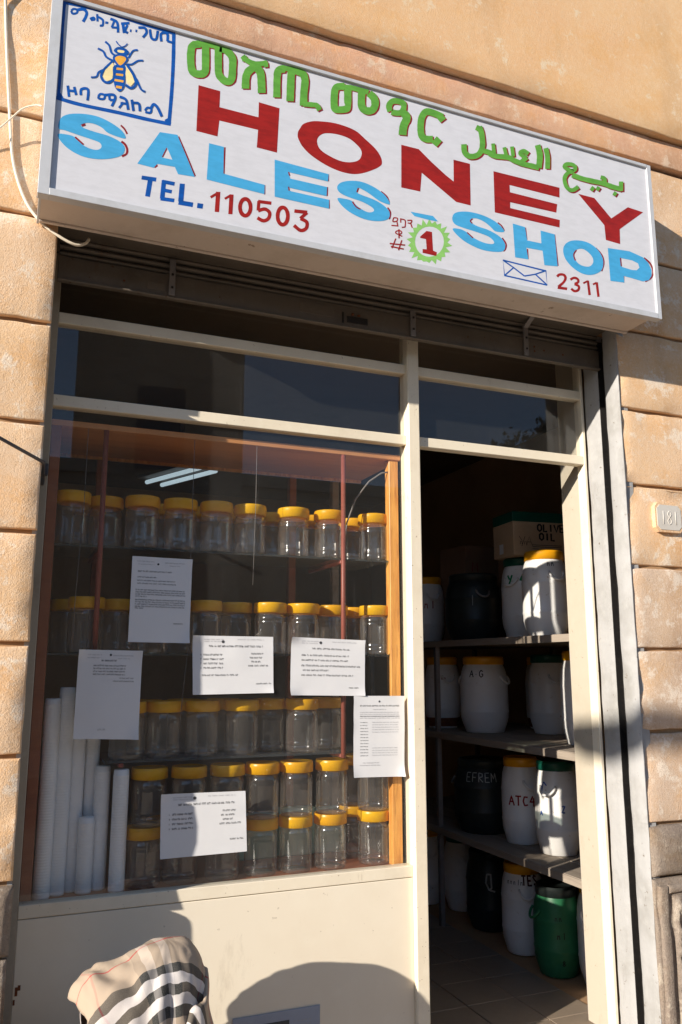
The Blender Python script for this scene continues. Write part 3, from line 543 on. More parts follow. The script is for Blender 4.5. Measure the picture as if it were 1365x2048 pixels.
painted('painted_bee_panel', L_(bl, C1, ([(132,10),(500,95),(900,220),(1268,332)],30), ([(150,5),(125,300),(112,600),(85,990)],32), ([(62,975),(300,1045),(700,1130),(1000,1200),(1225,1245)],36), ([(1255,330),(1250,600),(1235,900),(1205,1258)],36), ([(85,930),(120,985)],40), ([(1215,1195),(1170,1220)],40))
 + L_(bl, C1, ([(215,95),(240,78),(275,88),(272,118),(230,125),(215,95)],bw), ([(275,88),(340,82),(372,115),(362,160),(335,208)],30), ([(405,180),(440,165),(450,185),(415,190)],bw), ([(478,130),(482,205)],bw), ([(480,155),(535,190),(535,248)],bw), ([(505,248),(540,246)],bw), ([(560,215),(590,220)],24), ([(612,178),(680,215),(690,318)],26), ([(650,205),(625,265)],bw), ([(625,265),(680,268)],bw), ([(720,228),(805,222)],26), ([(738,228),(752,322)],30), ([(785,240),(762,300),(790,322)],24), ([(810,298),(825,300)],26), ([(866,300),(882,302)],26), ([(895,268),(960,272),(978,318),(940,368)],26), ([(1012,285),(1028,372),(1075,385),(1092,300)],26), ([(1128,408),(1126,330),(1188,330),(1190,405)],26), ([(1190,405),(1245,422)],24),
 ([(180,855),(192,968)],26), ([(188,905),(258,912)],24), ([(245,868),(265,950)],26), ([(312,952),(318,892),(385,895),(380,1005)],26), ([(490,965),(510,940),(552,952),(545,990),(495,985),(490,965)],bw), ([(552,950),(640,948),(660,985),(625,1065)],26), ([(598,955),(605,1002)],bw), ([(605,1002),(652,1000)],bw), ([(705,968),(770,1000),(792,1100)],26), ([(745,1025),(698,1082)],bw), ([(715,1032),(785,1040)],bw), ([(828,998),(845,1112)],26), ([(838,1030),(900,1040),(910,1115)],26), ([(962,1110),(985,1080),(1025,1090),(1015,1130),(965,1122)],bw), ([(1022,1085),(1050,1045),(1090,1080),(1132,1168)],28),
 ([(560,410),(600,450),(622,520),(660,550)],20), ([(485,480),(540,510),(570,565),(640,605)],20), ([(415,772),(470,765),(492,720),(540,695)],18), ([(890,495),(840,505),(795,575)],18), ([(945,603),(890,605),(830,640),(785,640)],18), ([(965,920),(920,890),(880,800),(855,770)],20), ([(670,405),(690,435),(725,465)],11), ([(785,430),(760,455),(725,468)],11))
 + [('paint_wing', C1, 'fill', [(635,625),(560,700),(535,765),(575,812),(630,795),(652,660)]), ('paint_wing', C1, 'fill', [(765,645),(830,740),(858,820),(820,862),(780,830),(762,720)])]
 + L_(bl, C1, ([(640,605),(550,690),(518,755),(545,812),(600,824),(648,785)],24), ([(775,640),(845,745),(870,835),(825,882),(765,850)],26))
 + [(bl, C1, 'fill', sm([(648,655),(762,655),(762,760),(752,870),(705,918),(658,870),(640,760)])), (bl, C1, 'fill', sm([(640,560),(700,535),(770,550),(790,600),(715,668),(650,615)])), ('paint_orange', C1, 'fill', sm([(660,575),(700,555),(758,568),(768,600),(715,652),(672,612)])),
 (bl, C1, 'fill', sm([(648,495),(690,465),(760,480),(800,520),(770,548),(700,535),(660,520)])), ('paint_wing', C1, 'fill', sm([(690,495),(750,505),(745,525),(690,518)]))]
 + L_('paint_orange', C1, ([(675,685),(740,692)],22), ([(668,742),(742,752)],22), ([(655,800),(745,815)],22), ([(668,868),(728,878)],26)), 'blue square with a bee between two lines of Ethiopic lettering')

# ================================================================ display cabinet in the window
BASE, TOPZ = .850, 2.44
SHELF = [2.02, 1.642, 1.277]
cb = thing('display_cabinet', 'red-brown wooden display cabinet with glass shelves behind the shop window', 'cabinet', (0, .05, FLOOR))
def cbp(name, mt, *b, bev=.002, par=cb):
    m = MB()
    for q in b: m.box(q[0], q[1], q[2] - .05, q[3] - .05, q[4] - FLOOR, q[5] - FLOOR, bev=bev)
    return m.build(name, mt, par)
cbp('base_board', 'red_wood', (.10, 1.478, .052, .50, BASE - .025, BASE)); cbp('base_panel', 'red_wood', (.10, 1.478, .46, .48, FLOOR, BASE - .025))
cbp('top_board', 'cabinet_ceiling', (.10, 1.478, .052, .46, TOPZ, TOPZ + .022)); cbp('top_trim', 'orange_wood', (.10, 1.478, .46, .472, TOPZ - .012, TOPZ + .02))
cbp('post', 'red_wood', (.10, .135, .052, .095, BASE, TOPZ)); cbp('post', 'orange_wood', (1.428, 1.470, .060, .100, BASE, TOPZ))
for x in (1.13, 1.335): cbp('post', 'plank_wood' if x > 1.2 else 'red_wood', (x, x + .032, .462, .495, BASE, TOPZ))
cbp('post', 'red_wood', (.30, .33, .462, .495, BASE, TOPZ))
for x in (.290, 1.222):
    m = MB(); m.tube([(x, .008, (SHELF[2] if x > 1 else SHELF[1]) - .022 - FLOOR), (x, .008, TOPZ - FLOOR)], .0095, 10); m.build('support_rod', 'rod_paint', cb)
for i, z in enumerate(SHELF):
    s = cbp('glass_shelf', 'shelf_glass', (.137 if i < 2 else .345, 1.426, .072, .40, z - .008, z), bev=0)
    for x in ((.290, 1.222) if i < 2 else (.40, 1.222)): cbp('shelf_bearer', 'rod_paint', (x - .008, x + .008, .070, .45, z - .022, z - .0085), par=s)

# ---------------------------------------------------------------- jars
JD, JH = .128, .196
def jar_mesh():
    r = JD / 2 - .002
    prof = [(0.001, .004), (r * .80, .003), (r * .90, 0), (r * .97, .006), (r, .016), (r, .022), (r * .975, .026), (r, .030), (r, .036), (r * .975, .040), (r * .985, .046),
            (r * .985, .110), (r, .116), (r, .122), (r * .975, .127), (r, .132), (r * .985, .138), (r * .965, .144), (r * .90, .152), (r * .855, .157), (r * .855, .166)]
    n = 48
    def rf(k, z): return 1 - (.016 if .045 < z < .112 else .003) * (k % 4 == 0)
    return MB().lathe(prof, n, 0, rfun=rf)
def lid_mesh(h=.036, r=JD / 2, n=72, teeth=True):
    prof = [(r * .88, -.004), (r, -.002), (r, h * .78), (r, h * .78), (r * .985, h * .80), (r * .985, h * .9), (r * .955, h), (r * .955, h), (r * .80, h), (r * .78, h - .002), (.001, h - .002)]
    return MB().lathe(prof, n, 0, rfun=(lambda k, z: (1 - .022 * (k % 2)) if (teeth and z < h * .79) else 1))
jb = jar_mesh().build('jar_body', 'jar_plastic'); jl = lid_mesh().build('lid', 'lid_yellow', None, (0, 0, .160))
JPROTO = None
def place_jar(x, y, z, label, rot):
    global JPROTO
    o = thing('honey_jar', label, 'jar', (x, y, z), rot, 'yellow-lidded plastic jars in the shop window')
    if JPROTO is None:
        JPROTO = (jb, jl); jb.parent = o; jl.parent = o
    else:
        for q in JPROTO: c = q.copy(); COL.objects.link(c); c.parent = o
    return o
ORD = ['first', 'second', 'third', 'fourth', 'fifth', 'sixth', 'seventh', 'eighth', 'ninth', 'tenth', 'eleventh', 'twelfth']
rows = [('top glass shelf', SHELF[0], 1040, [143.5, 211, 284, 360, 432.5, 501, 587, 659, 747], [180, 322, 396, 466, 546, 623, 706]),
        ('middle glass shelf', SHELF[1], 1250, [171, 236, 303, 352, 409.5, 471, 541, 607, 665, 750], [134, 270, 440, 574, 706]),
        ('lowest glass shelf', SHELF[2], 1455, [254, 328, 405, 482, 538, 597, 655], [288, 366, 445]),
        ('upper tier', BASE + JH + .0015, 1580, [299, 377, 454, 524, 592, 664, 747], [708]),
        ('cabinet base', BASE, 1690, [287, 362, 444, 523, 592, 662, 749], [326, 708])]
for nm, z, py, front, back in rows:
    pts = []
    y0 = .140
    for px in front:
        x = at(px, py, y=y0).x; y = y0 + random.uniform(-.008, .008)
        if pts and math.hypot(x - pts[-1][0], y - pts[-1][1]) < JD + .003:
            dx = x - pts[-1][0]; y = pts[-1][1] + math.sqrt(max(0, (JD + .004) ** 2 - dx * dx)) * (1 if pts[-1][1] < y0 + .03 else -1); y = max(y, y0 - .005)
            x = at(px, py, y=y).x
            while math.hypot(x - pts[-1][0], y - pts[-1][1]) < JD + .002: x += .002
        pts.append((x, y))
    bp = []
    for px in back:
        y = .278; x = at(px, py, y=y).x
        while any(math.hypot(x - a, y - b) < JD + .003 for a, b in pts + bp): y += .004
        bp.append((x, y))
    if 'upper tier' in nm: tier_below = True
    for k, (x, y) in enumerate(pts):
        w = ORD[k]; side = f'{w} from the left' if k < len(pts) - 1 else 'rightmost'
        place_jar(x, y, z, f'yellow-lidded jar, {side} in the front row on the {nm}', random.uniform(0, 6))
    for k, (x, y) in enumerate(bp):
        w = ORD[k] if len(bp) > 1 else 'only'
        if z > BASE + .1 and 'tier' in nm: y = max(y, .278)
        place_jar(x, y, z, f'half-hidden yellow-lidded jar, {w} in the back row on the {nm}' if len(bp) > 1 else f'half-hidden yellow-lidded jar behind the front row on the {nm}', random.uniform(0, 6))

# ---------------------------------------------------------------- stacks of white cups at the left of the window
stacks = [(81, 1.474, .10), (111, 1.515, .12), (139, 1.40, .135), (168, 1.36, .19), (165, 1.075, .12), (195, 1.238, .112), (231, 1.228, .10)]
clab = ['leftmost tall stack of white cups in the window', 'tallest stack of white cups in the window', 'third stack of white cups from the left behind a paper notice', 'stack of white cups standing behind the short stack', 'shortest stack of white cups in the window', 'second stack of white cups from the right beside the jars', 'rightmost stack of white cups next to the jars']
placed = []
for (px, zt, y), lb in zip(stacks, clab):
    p = at(px, 1800, y=y); n = int((zt - BASE) / .009); prof = [(.0, .0), (.020, .0)]
    for k in range(n):
        z = k * .009; prof += [(.0268, z + .001), (.0269, z + .006), (.0272, z + .0065), (.0272, z + .0085)]
    prof += [(.0262, n * .009 + .001), (.0255, n * .009 + .014), (.0235, n * .009 + .018), (.001, n * .009 + .018)]
    x = p.x
    while any(math.hypot(x - a, y - b) < .0546 for a, b in placed): y += .004
    placed.append((x, y))
    o = MB().lathe(prof, 18, 0).build('cup_stack', 'cup_white', None, (x, y, BASE)); tag(o, lb, 'cups', 'stacks of white cups')

# teal packs behind the lower jars
for k, (x, y, w, h, lb) in enumerate(((.90, .352, .16, .17, 'left teal pack behind the bottom jars'), (1.07, .356, .15, .185, 'middle teal pack behind the bottom jars'), (1.225, .362, .13, .175, 'right teal pack behind the bottom jars'))):
    o = MB().box(0, w, 0, .05, 0, h, bev=.006).build('teal_pack', 'teal_card', None, (x, y, BASE)); tag(o, lb, 'pack', 'teal packs')

# ---------------------------------------------------------------- paper notices on the pane
GY = .0205
def mapq(c, u, v):
    a = c[0].lerp(c[1], u); b = c[3].lerp(c[2], u); return a.lerp(b, v)
def notice(label, quad, lines, kind):
    c = [at(*p, y=GY) for p in quad]; o = thing('paper_notice', label, 'notice', c[3])
    org = c[3]; n = 14; m = MB(); vs = []; rc = random.Random(label + 'c'); curl = {(a_, b_): rc.choice([0, .006, .014]) for a_ in (0, n) for b_ in (0, n)}
    for j in range(n + 1):
        for i in range(n + 1):
            p = mapq(c, i / n, j / n); e = min(i, n - i, j, n - j)
            lift = .0012 + .0022 * max(0, noise.noise(Vector((p.x * 12, p.z * 12, 1)))) + (.003 * max(0, noise.noise(Vector((p.x * 30, p.z * 30, 7)))) if e == 0 else 0)
            for (a_, b_), k_ in curl.items():
                d_ = math.hypot((i - a_), (j - b_)) / 2.6
                if d_ < 1: lift += k_ * (1 - d_) ** 2
            vs.append((p.x - org.x, -lift, p.z - org.z))
    fs = [(j * (n + 1) + i, j * (n + 1) + i + 1, (j + 1) * (n + 1) + i + 1, (j + 1) * (n + 1) + i) for j in range(n) for i in range(n)]
    b = len(vs); vs += [(v[0], v[1] + .0004, v[2]) for v in vs]; fs += [tuple(b + k for k in reversed(f)) for f in fs]
    m.add(vs, fs, 0, True); m.build('sheet', 'paper', o)
    m = MB()
    rnd = random.Random(label)
    def lift_of(p): return .0012 + .0022 * max(0, noise.noise(Vector((p.x * 12, p.z * 12, 1)))) + .0007
    def mark(u0, u1, v0, v1, mi):
        q = [mapq(c, u, v) for u, v in ((u0, v0), (u1, v0), (u1, v1), (u0, v1))]; m.add([(p.x - org.x, -lift_of(p), p.z - org.z) for p in q], [(0, 1, 2, 3)], mi)
    for (u0, u1, v, h, mi) in lines:
        u = u0
        while u < u1:
            w = min(u1 - u, rnd.uniform(.02, .07)); g = u
            while g < u + w - .002:
                gw = .010 * rnd.uniform(.6, 1); r_ = rnd.random()
                mark(g, g + gw * .3, v, v + h, mi)
                if r_ < .7: mark(g, g + gw, v + (0 if r_ < .4 else h * .6), v + h * (.3 if r_ < .4 else .85), mi)
                else: mark(g + gw * .6, g + gw, v + h * .2, v + h, mi)
                g += gw * 1.35
            u += w + .014
    # round seal at the head
    q = 14; cu, cv = kind; ar = (c[1] - c[0]).length / (c[3] - c[0]).length; rr = .018
    pts = [mapq(c, cu + rr * math.cos(k * 2 * math.pi / q), cv + rr * ar * math.sin(k * 2 * math.pi / q)) for k in range(q)]
    m.add([(p.x - org.x, -lift_of(p) - .0002, p.z - org.z) for p in pts], [tuple(range(q))], 0)
    m.build('print', ['ink', 'ink_soft'], o, kind='stuff')
    return o
head = [(.08, .36, .05, .012, 1), (.10, .36, .085, .010, 1), (.54, .90, .055, .012, 1), (.62, .80, .09, .010, 1)]
headl = [(.10, .38, .055, .016, 1), (.14, .36, .09, .014, 1), (.55, .88, .05, .016, 1)]
prices = headl + [(.20, .86, .16, .035, 0)] + [(.13, .37, .31 + i * .075, .032, 0) for i in range(4)] + [(.72, .87, .29, .03, 0), (.70, .86, .36, .03, 0), (.72, .84, .43, .03, 0), (.68, .94, .50, .03, 0)] + [(.095, .105, .31 + i * .075, .03, 0) for i in range(4)]
notice('bluish portrait notice with two paragraphs, highest sheet on the window', [(265,1112),(385,1119.3),(378,1286.7),(256,1284)], head + [(.10, .66, .165, .017, 0), (.10, .40, .235, .014, 0), (.10, .72, .275, .014, 0), (.10, .74, .31, .014, 0)] + [(.08, .90, .385 + i * .026, .015, 0) for i in range(3)] + [(.08, .26, .463, .015, 0)] + [(.08, .90, .50 + i * .026, .016, 0) for i in range(4)] + [(.08, .22, .60, .015, 0), (.72, .88, .77, .015, 0)], (.43, .082))
notice('bluish portrait notice with a short centred text, lowest left above the cups', [(158,1299),(285,1302),(276,1479.5),(146,1478)], head + [(.36, .60, .11, .02, 0)] + [(.24, .74, .17 + i * .033, .016, 0) for i in range(4)] + [(.66, .88, .31, .014, 0), (.56, .88, .345, .014, 0), (.36, .48, .885, .02, 1)], (.50, .055))
notice('white landscape price list in the middle of the window', [(385,1271),(546.5,1274),(547,1386),(385.6,1390)], prices + [(.11, .55, .66, .03, 0), (.78, .97, .82, .025, 0)], (.37, .10))
notice('white landscape notice with bulleted lines, right of the price list', [(583,1274),(730,1281),(730,1392),(580,1390.7)], headl + [(.28, .78, .17, .03, 0), (.14, .78, .29, .03, 0), (.14, .78, .375, .03, 0), (.14, .93, .47, .032, 0), (.16, .50, .55, .03, 0), (.14, .84, .635, .03, 0), (.78, .92, .85, .022, 0)], (.39, .08))
notice('crumpled portrait notice with a two-column table beside the mullion', [(707.7,1392),(809,1392),(809,1553),(707,1555.6)], [(.12, .90, .115, .018, 0), (.38, .64, .165, .012, 1)] + [(.12, .90, .20 + i * .024, .011, 1) for i in range(4)] + [(.12, .90, .25, .011, 0)] + [(.13, .28, .325 + i * .037, .012, 0) for i in range(12)] + [(.36, .88, .325 + i * .03, .010, 1) for i in range(5)] + [(.36, .86, .64 + i * .03, .010, 1) for i in range(4)] + [(.18, .50, .82, .012, 1), (.12, .52, .85, .012, 1)], (.5, .07))
notice('white landscape price list low on the window, crossed by a shadow edge', [(322,1589),(491,1582),(494,1703),(320,1719)], prices + [(.80, .96, .76, .028, 0)], (.39, .08))
# framed panel at the foot of the lower panel
o = thing('blue_leaflet', 'grey-blue printed leaflet stuck low on the cream panel', 'leaflet', (.795, -.001, .20))
m = MB().box(0, .313, -.003, 0, 0, .236, bev=.001); m.build('sheet', 'blue_panel', o)
m = MB().box(.10, .20, -.0036, -.003, .06, .205); m.box(.06, .095, -.0036, -.003, .12, .195); m.build('picture', 'far_glass', o)
m = MB()
for i in range(5):
    for k in range(5): m.box(.215 + k * .014, .215 + k * .014 + .009, -.0034, -.003, .195 - i * .012, .199 - i * .012)
m.build('print', 'ink_soft', o)

# ---------------------------------------------------------------- strings, lamp
for k, (pa, pb, lb) in enumerate((((168, 1012), (143, 1285), 'thin cord hanging inside the window in front of the left jars'), ((512, 1010), (506, 1170), 'thin cord hanging inside the window near its middle'), ((375, 1310), (360, 1445), 'thin cord hanging inside the window below the highest notice'))):
    a, b = at(*pa, y=.055), at(*pb, y=.055); a.y = b.y = .055
    o = MB().tube([(a.x - b.x, 0, 0 + TOPZ - b.z - .001), (a.x - b.x, 0, a.z - b.z), ((a.x - b.x) * .45, .0, (a.z - b.z) * .5), (0, 0, 0)], .0010, 6).build('hanging_cord', 'rack_metal', None, b); tag(o, lb, 'cord', 'hanging cords')
m = MB(); a, b = at(700, 1110, y=.09), at(772, 915, y=.09)
pts = [(1.24, .085, 2.10), (1.255, .10, 2.17), (1.29, .09, 2.27), (1.345, .08, 2.345), (1.40, .075, 2.385), (1.432, .072, 2.392)]
o = m.tube([(p[0] - 1.24, p[1] - .085, p[2] - 2.10) for p in pts], 0.0034, 8).build('power_cable', 'rack_metal', None, (1.24, .085, 2.10)); tag(o, 'grey cable looping from the orange post inside the window', 'cable')
lp = thing('ceiling_lamp', 'lit twin-tube lamp under the shop ceiling, seen above the top jars', 'lamp', (.99, 2.3, 3.2))
dirv = (Vector((1.10, 1.95, 0)) - Vector((.83, 2.55, 0))).normalized()
ang = math.atan2(dirv.y, dirv.x); Mz = Matrix.Rotation(ang, 4, 'Z')
MB().box(-.34, .34, -.11, .11, -.36, -.34, M=Mz).build('housing', 'rack_metal', lp); MB().box(-.01, .01, -.01, .01, -.34, 0).build('stem', 'rack_metal', lp)
for s in (-1, 1):
    a, b = Vector((-.30, s * .06, -.385)), Vector((.30, s * .06, -.385)); MB().tube([Mz @ a, Mz @ b], .014, 10).build('tube', 'lamp_tube', lp)

# ================================================================ storage rack and drums
rk = thing('storage_rack', 'metal storage rack with worn plank shelves along the right wall inside', 'rack', (2.43, .21, FLOOR))
RSH = [1.745, 1.210, .670]
for z in RSH:
    for k in range(5):
        MB().box(k * .178, k * .178 + .172, .0, 2.3, z - FLOOR - .028, z - FLOOR, bev=.003).build('plank', 'plank_wood', rk)
    MB().box(-.006, -.001, .0, 2.3, z - FLOOR - .036, z - FLOOR - .002).build('edge_rail', 'plank_wood', rk)
for y in (0.0, 1.31, 2.27):
    for x in (.004, .86): MB().box(x, x + .026, y + .002, y + .03, 0, RSH[0] - FLOOR - .029).build('post', 'rack_metal', rk)
STROKE = {'A': [[(0,0),(.5,1),(1,0)],[(.2,.4),(.8,.4)]], 'G': [[(.95,.8),(.5,1),(.1,.7),(.1,.25),(.5,0),(.9,.2),(.9,.45),(.55,.45)]], '.': [[(.4,.4),(.55,.4)]],
 'E': [[(.9,1),(.1,1),(.1,0),(.9,0)],[(.1,.5),(.75,.5)]], 'F': [[(.9,1),(.1,1),(.1,0)],[(.1,.5),(.75,.5)]], 'R': [[(.1,0),(.1,1),(.8,.9),(.8,.6),(.1,.5),(.9,0)]], 'M': [[(0,0),(.1,1),(.5,.35),(.9,1),(1,0)]],
 'T': [[(0,1),(1,1)],[(.5,1),(.5,0)]], 'C': [[(.9,.9),(.3,.95),(.1,.5),(.3,.05),(.9,.1)]], '4': [[(.6,1),(.05,.4),(.95,.4)],[(.75,.8),(.75,-.1)]], 'Y': [[(0,1),(.5,.5)],[(1,1),(.4,-.1)]], 'S': [[(.9,.85),(.5,1),(.15,.8),(.4,.55),(.85,.3),(.5,0),(.1,.15)]],
 'Z': [[(.1,1),(.9,1),(.1,0),(.9,0)]], '1': [[(.5,1),(.5,0)]], '8': [[(.5,.52),(.15,.75),(.5,1),(.85,.75),(.5,.52),(.1,.25),(.5,0),(.9,.25),(.5,.52)]], 'O': [[(.5,1),(.1,.75),(.1,.25),(.5,0),(.9,.25),(.9,.75),(.5,1)]], 'L': [[(.15,1),(.15,0),(.9,0)]], 'I': [[(.5,1),(.5,0)]], 'V': [[(0,1),(.5,0),(1,1)]], ' ': [], '^': [[(.0,.0),(.25,.9),(.45,1),(.95,.7)]], 'n': [[(0,0),(.1,.6),(.3,.5),(.5,.6),(.6,0)]], 'q': [[(.3,.1),(.0,.5),(.1,1),(.5,1),(.55,.2),(.3,.1),(.9,0)]]}
def text_strokes(s, h, wr=.62, gap=.25):
    x = 0; out = []
    for ch in s:
        for st in STROKE[ch]: out.append([(x + p[0] * h * wr, p[1] * h) for p in st])
        x += h * wr * (1 + gap)
    return out, x
def drum_profile(Rr, H):
    return [(.001, .004), (Rr * .70, .003), (Rr * .78, .0), (Rr * .80, .004), (Rr * .86, .03), (Rr * .955, .065), (Rr * .965, .075), (Rr * .985, .08), (Rr * .995, .112), (Rr * 1.012, .118), (Rr * 1.012, .124), (Rr * .997, .130), (Rr, .2), (Rr * .998, H * .60), (Rr * 1.012, H * .615), (Rr * 1.012, H * .63), (Rr * .995, H * .645), (Rr * .993, H * .66), (Rr * .975, H * .70), (Rr * .965, H * .73), (Rr * .93, H * .80), (Rr * .86, H * .865), (Rr * .80, H * .90), (Rr * .80, H * .95)]
def rad(prof, z):
    for (r0, z0), (r1, z1) in zip(prof[3:], prof[4:]):
        if z0 <= z <= z1: return r0 + (r1 - r0) * (z - z0) / max(1e-6, z1 - z0)
    return prof[-1][0]
def drum(label, x, y, z, Rr, H, body, lid, text=(), handles=True, rot=None, band=None):
    o = thing('honey_drum', label, 'drum', (x, y, z), 0, 'honey drums on the rack'); prof = drum_profile(Rr, H)
    MB().lathe(prof, 40).build('drum_body', body, o)
    lh = .046; lr = Rr * .86; MB().lathe([(lr * .9, -.002), (lr, 0), (lr, lh * .8), (lr, lh * .8), (lr * .97, lh * .9), (lr * .94, lh), (lr * .94, lh), (lr * .85, lh), (lr * .83, lh - .004), (.001, lh - .004)], 60, rfun=lambda k, zz: (1 - .018 * (k % 2)) if zz < lh * .79 else 1).build('lid', lid, o, (0, 0, H - lh))
    to = math.atan2(CAM.y - y, CAM.x - x)
    if handles:
        for a in ((to + .35, to + .35 + math.pi) if rot is None else (rot, rot + math.pi)):
            hz = H * .74; r = rad(prof, hz); er = Vector((math.cos(a), math.sin(a), 0)); et = Vector((-math.sin(a), math.cos(a), 0))
            pts = [er * (r - .004 + .032 * max(0, math.sin(q))) + et * (.040 * math.cos(q)) + Vector((0, 0, hz - .042 * max(0, math.sin(q)))) for q in [math.pi * k / 10 for k in range(11)]]
            MB().tube(pts, .0066, 8).build('handle', body if body != 'black_plastic' else 'rack_metal', o)
    if band: MB().lathe([(rad(prof, q) + .0012, q) for q in (.012, .03, .05, .065)], 40).build('stained_foot', band, o)
    for s, h, zc, da, mt, wd in text:
        st, tw = text_strokes(s, h); m = MB()
        for sti, p in enumerate(st):
            dense = []
            for a, b in zip(p, p[1:]):
                for k in range(4): dense.append((a[0] + (b[0] - a[0]) * k / 4, a[1] + (b[1] - a[1]) * k / 4))
            dense.append(p[-1]); vs, fs = ribbon(dense, wd, smooth=False)
            P = []
            for v in vs:
                zz = zc + v[1]; r = rad(prof, zz) + .0016 + sti * .0001; a = to + da + (v[0] - tw / 2) / Rr; P.append((r * math.cos(a), r * math.sin(a), zz))
            m.add(P, fs)
        m.build('handwriting', mt, o)
    return o
W, Y_, GL, BK_ = 'white_plastic', 'lid_amber', 'lid_green', 'black_plastic'
z1, z2, z3 = [q + .0012 for q in RSH]; z4 = FLOOR + .001
drum('white drum with yellow lid, nearest on the top rack shelf, streaked with sunlight', 2.600, .630, z1, .118, .44, W, Y_, [('nn', .03, .355, .35, 'pen_black', .004)], rot=R(-95))
drum('white drum with green lid and green pen marks on the top rack shelf', 2.70, .98, z1, .116, .45, W, GL, [('Y 4', .05, .30, -.25, 'pen_green', .011)], rot=R(205))
drum('wide black drum in the middle of the top rack shelf', 2.625, 1.385, z1, .170, .395, BK_, BK_, [('1', .06, .20, .0, 'pen_white', .003)])
drum('white drum with yellow lid at the far end of the top rack shelf', 2.60, 1.93, z1, .112, .43, W, Y_, [('n1', .05, .22, .2, 'pen_red', .006)])
drum('white drum marked A.G with yellow lid on the second rack shelf', 2.690, 1.40, z2, .142, .44, W, Y_, [('A.G', .040, .32, -.30, 'pen_black', .006)], rot=R(-62))
drum('white drum with red-stained foot and yellow lid left of the one marked A.G', 2.63, 1.80, z2, .112, .44, W, Y_, [('nn', .02, .30, .1, 'pen_red', .004)], band='rust')
drum('white drum with green lid, translucent, on the second rack shelf', 2.98, 1.15, z2, .118, .45, W, GL)
drum('white drum with red-stained foot behind the green-lidded one on the second rack shelf', 3.17, 1.48, z2, .105, .44, W, Y_, band='rust')
drum('white drum with bright yellow lid at the near end of the second rack shelf', 2.735, .530, z2, .116, .46, W, 'lid_yellow')
drum('black drum with pale handwritten name EFREM on the third rack shelf', 2.62, 1.33, z3, .166, .40, BK_, BK_, [('EFREM', .048, .285, -.05, 'pen_white', .0045)], rot=R(-50))
drum('white drum with yellow lid and red letters on the third rack shelf', 2.645, .985, z3, .106, .44, W, Y_, [('ATC4', .048, .20, .05, 'pen_red', .008)], rot=R(-95))
drum('white drum with green lid and blue pen marks on the third rack shelf', 2.665, .700, z3, .112, .45, W, GL, [('^', .05, .30, -.55, 'pen_blue', .007), ('Z', .03, .21, .28, 'pen_blue', .006), ('A', .022, .19, -.75, 'pen_blue', .005)], rot=R(-150))
drum('white drum with yellow lid and dark red letters standing on the shop floor', 2.645, 1.01, z4, .112, .44, W, Y_, [('TES', .045, .345, .42, 'pen_brown', .009), ('nnn1n', .026, .345, -.35, 'pen_black', .003)], rot=R(-112))
drum('green drum with black lid standing on the shop floor', 2.622, .690, z4, .114, .405, 'green_plastic', BK_, [('n1', .03, .18, .2, 'pen_black', .004), ('8', .025, .06, .25, 'pen_black', .004), ('nn', .025, .26, .1, 'pen_black', .003)], rot=R(170))
drum('white drum with bright yellow lid on the shop floor, mostly behind the door jamb', 2.722, .478, z4, .112, .45, W, 'lid_yellow', rot=R(200))
drum('black drum with a pale handle mark far back on the shop floor', 2.70, 1.42, z4, .135, .42, BK_, BK_, [('q', .09, .22, .1, 'pen_white', .009)], handles=False)
drum('white drum at the far end of the shop floor behind the rack post', 2.60, 2.02, z4, .118, .45, W, Y_)
drum('grey-white drum farthest back on the shop floor', 2.74, 1.80, z4, .112, .44, W, GL)
# cartons on the drums
ct = thing('carton', 'brown carton printed OLIVE OIL lying on the drums of the top rack shelf', 'carton', (2.56, .84, z1 + .4515), R(-6))
MB().box(0, .42, 0, .24, 0, .19, bev=.003).build('carton_body', 'cardboard', ct); MB().box(-.001, .421, -.001, .241, .19, .245, bev=.003).build('carton_rim', 'lid_green', ct)
m = MB()
def flat_text(m, s, h, x, z, y, wd, mi=0):
    for i, p in enumerate(text_strokes(s, h, .72, .22)[0]):
        vs, fs = ribbon(p, wd, smooth=False); m.add([(x + v[0], y - i * .0001, z + v[1]) for v in vs], fs, mi)
flat_text(m, 'OLIVE', .040, .150, .138, -.0012, .011); flat_text(m, 'OIL', .040, .160, .088, -.0012, .011)
for x in (.335, .36): m.box(x, x + .009, -.0016, -.0008, .015, .175)
for z in (.058, .048, .036): m.box(.115, .30, -.0014, -.0006, z, z + .003)
m.box(.165, .235, -.0014, -.0006, .008, .020); flat_text(m, 'nn', .03, .04, .06, -.0012, .003); flat_text(m, 'YA', .05, .035, .055, -.0013, .003); m.build('print', 'pen_black', ct)
MB().box(-.0016, -.0008, .12, .165, .02, .075).build('white_label', 'paper', ct)
o = thing('carton', 'dark brown carton behind the black drum on the top rack shelf', 'carton', (2.72, 1.62, z1), R(4)); MB().box(0, .36, 0, .30, 0, .62, bev=.004).build('carton_body', 'cardboard_dark', o); m = MB(); flat_text(m, 'M', .06, .05, .45, -.0015, .006); m.build('print', 'pen_red', o)
o = thing('carton', 'tall dark brown carton behind the OLIVE OIL carton', 'carton', (2.86, 1.10, z1), R(0)); MB().box(0, .40, 0, .36, 0, .76, bev=.004).build('carton_body', 'cardboard_dark', o); MB().box(.0, .40, -.001, 0, .72, .735).build('tape', 'cardboard', o)

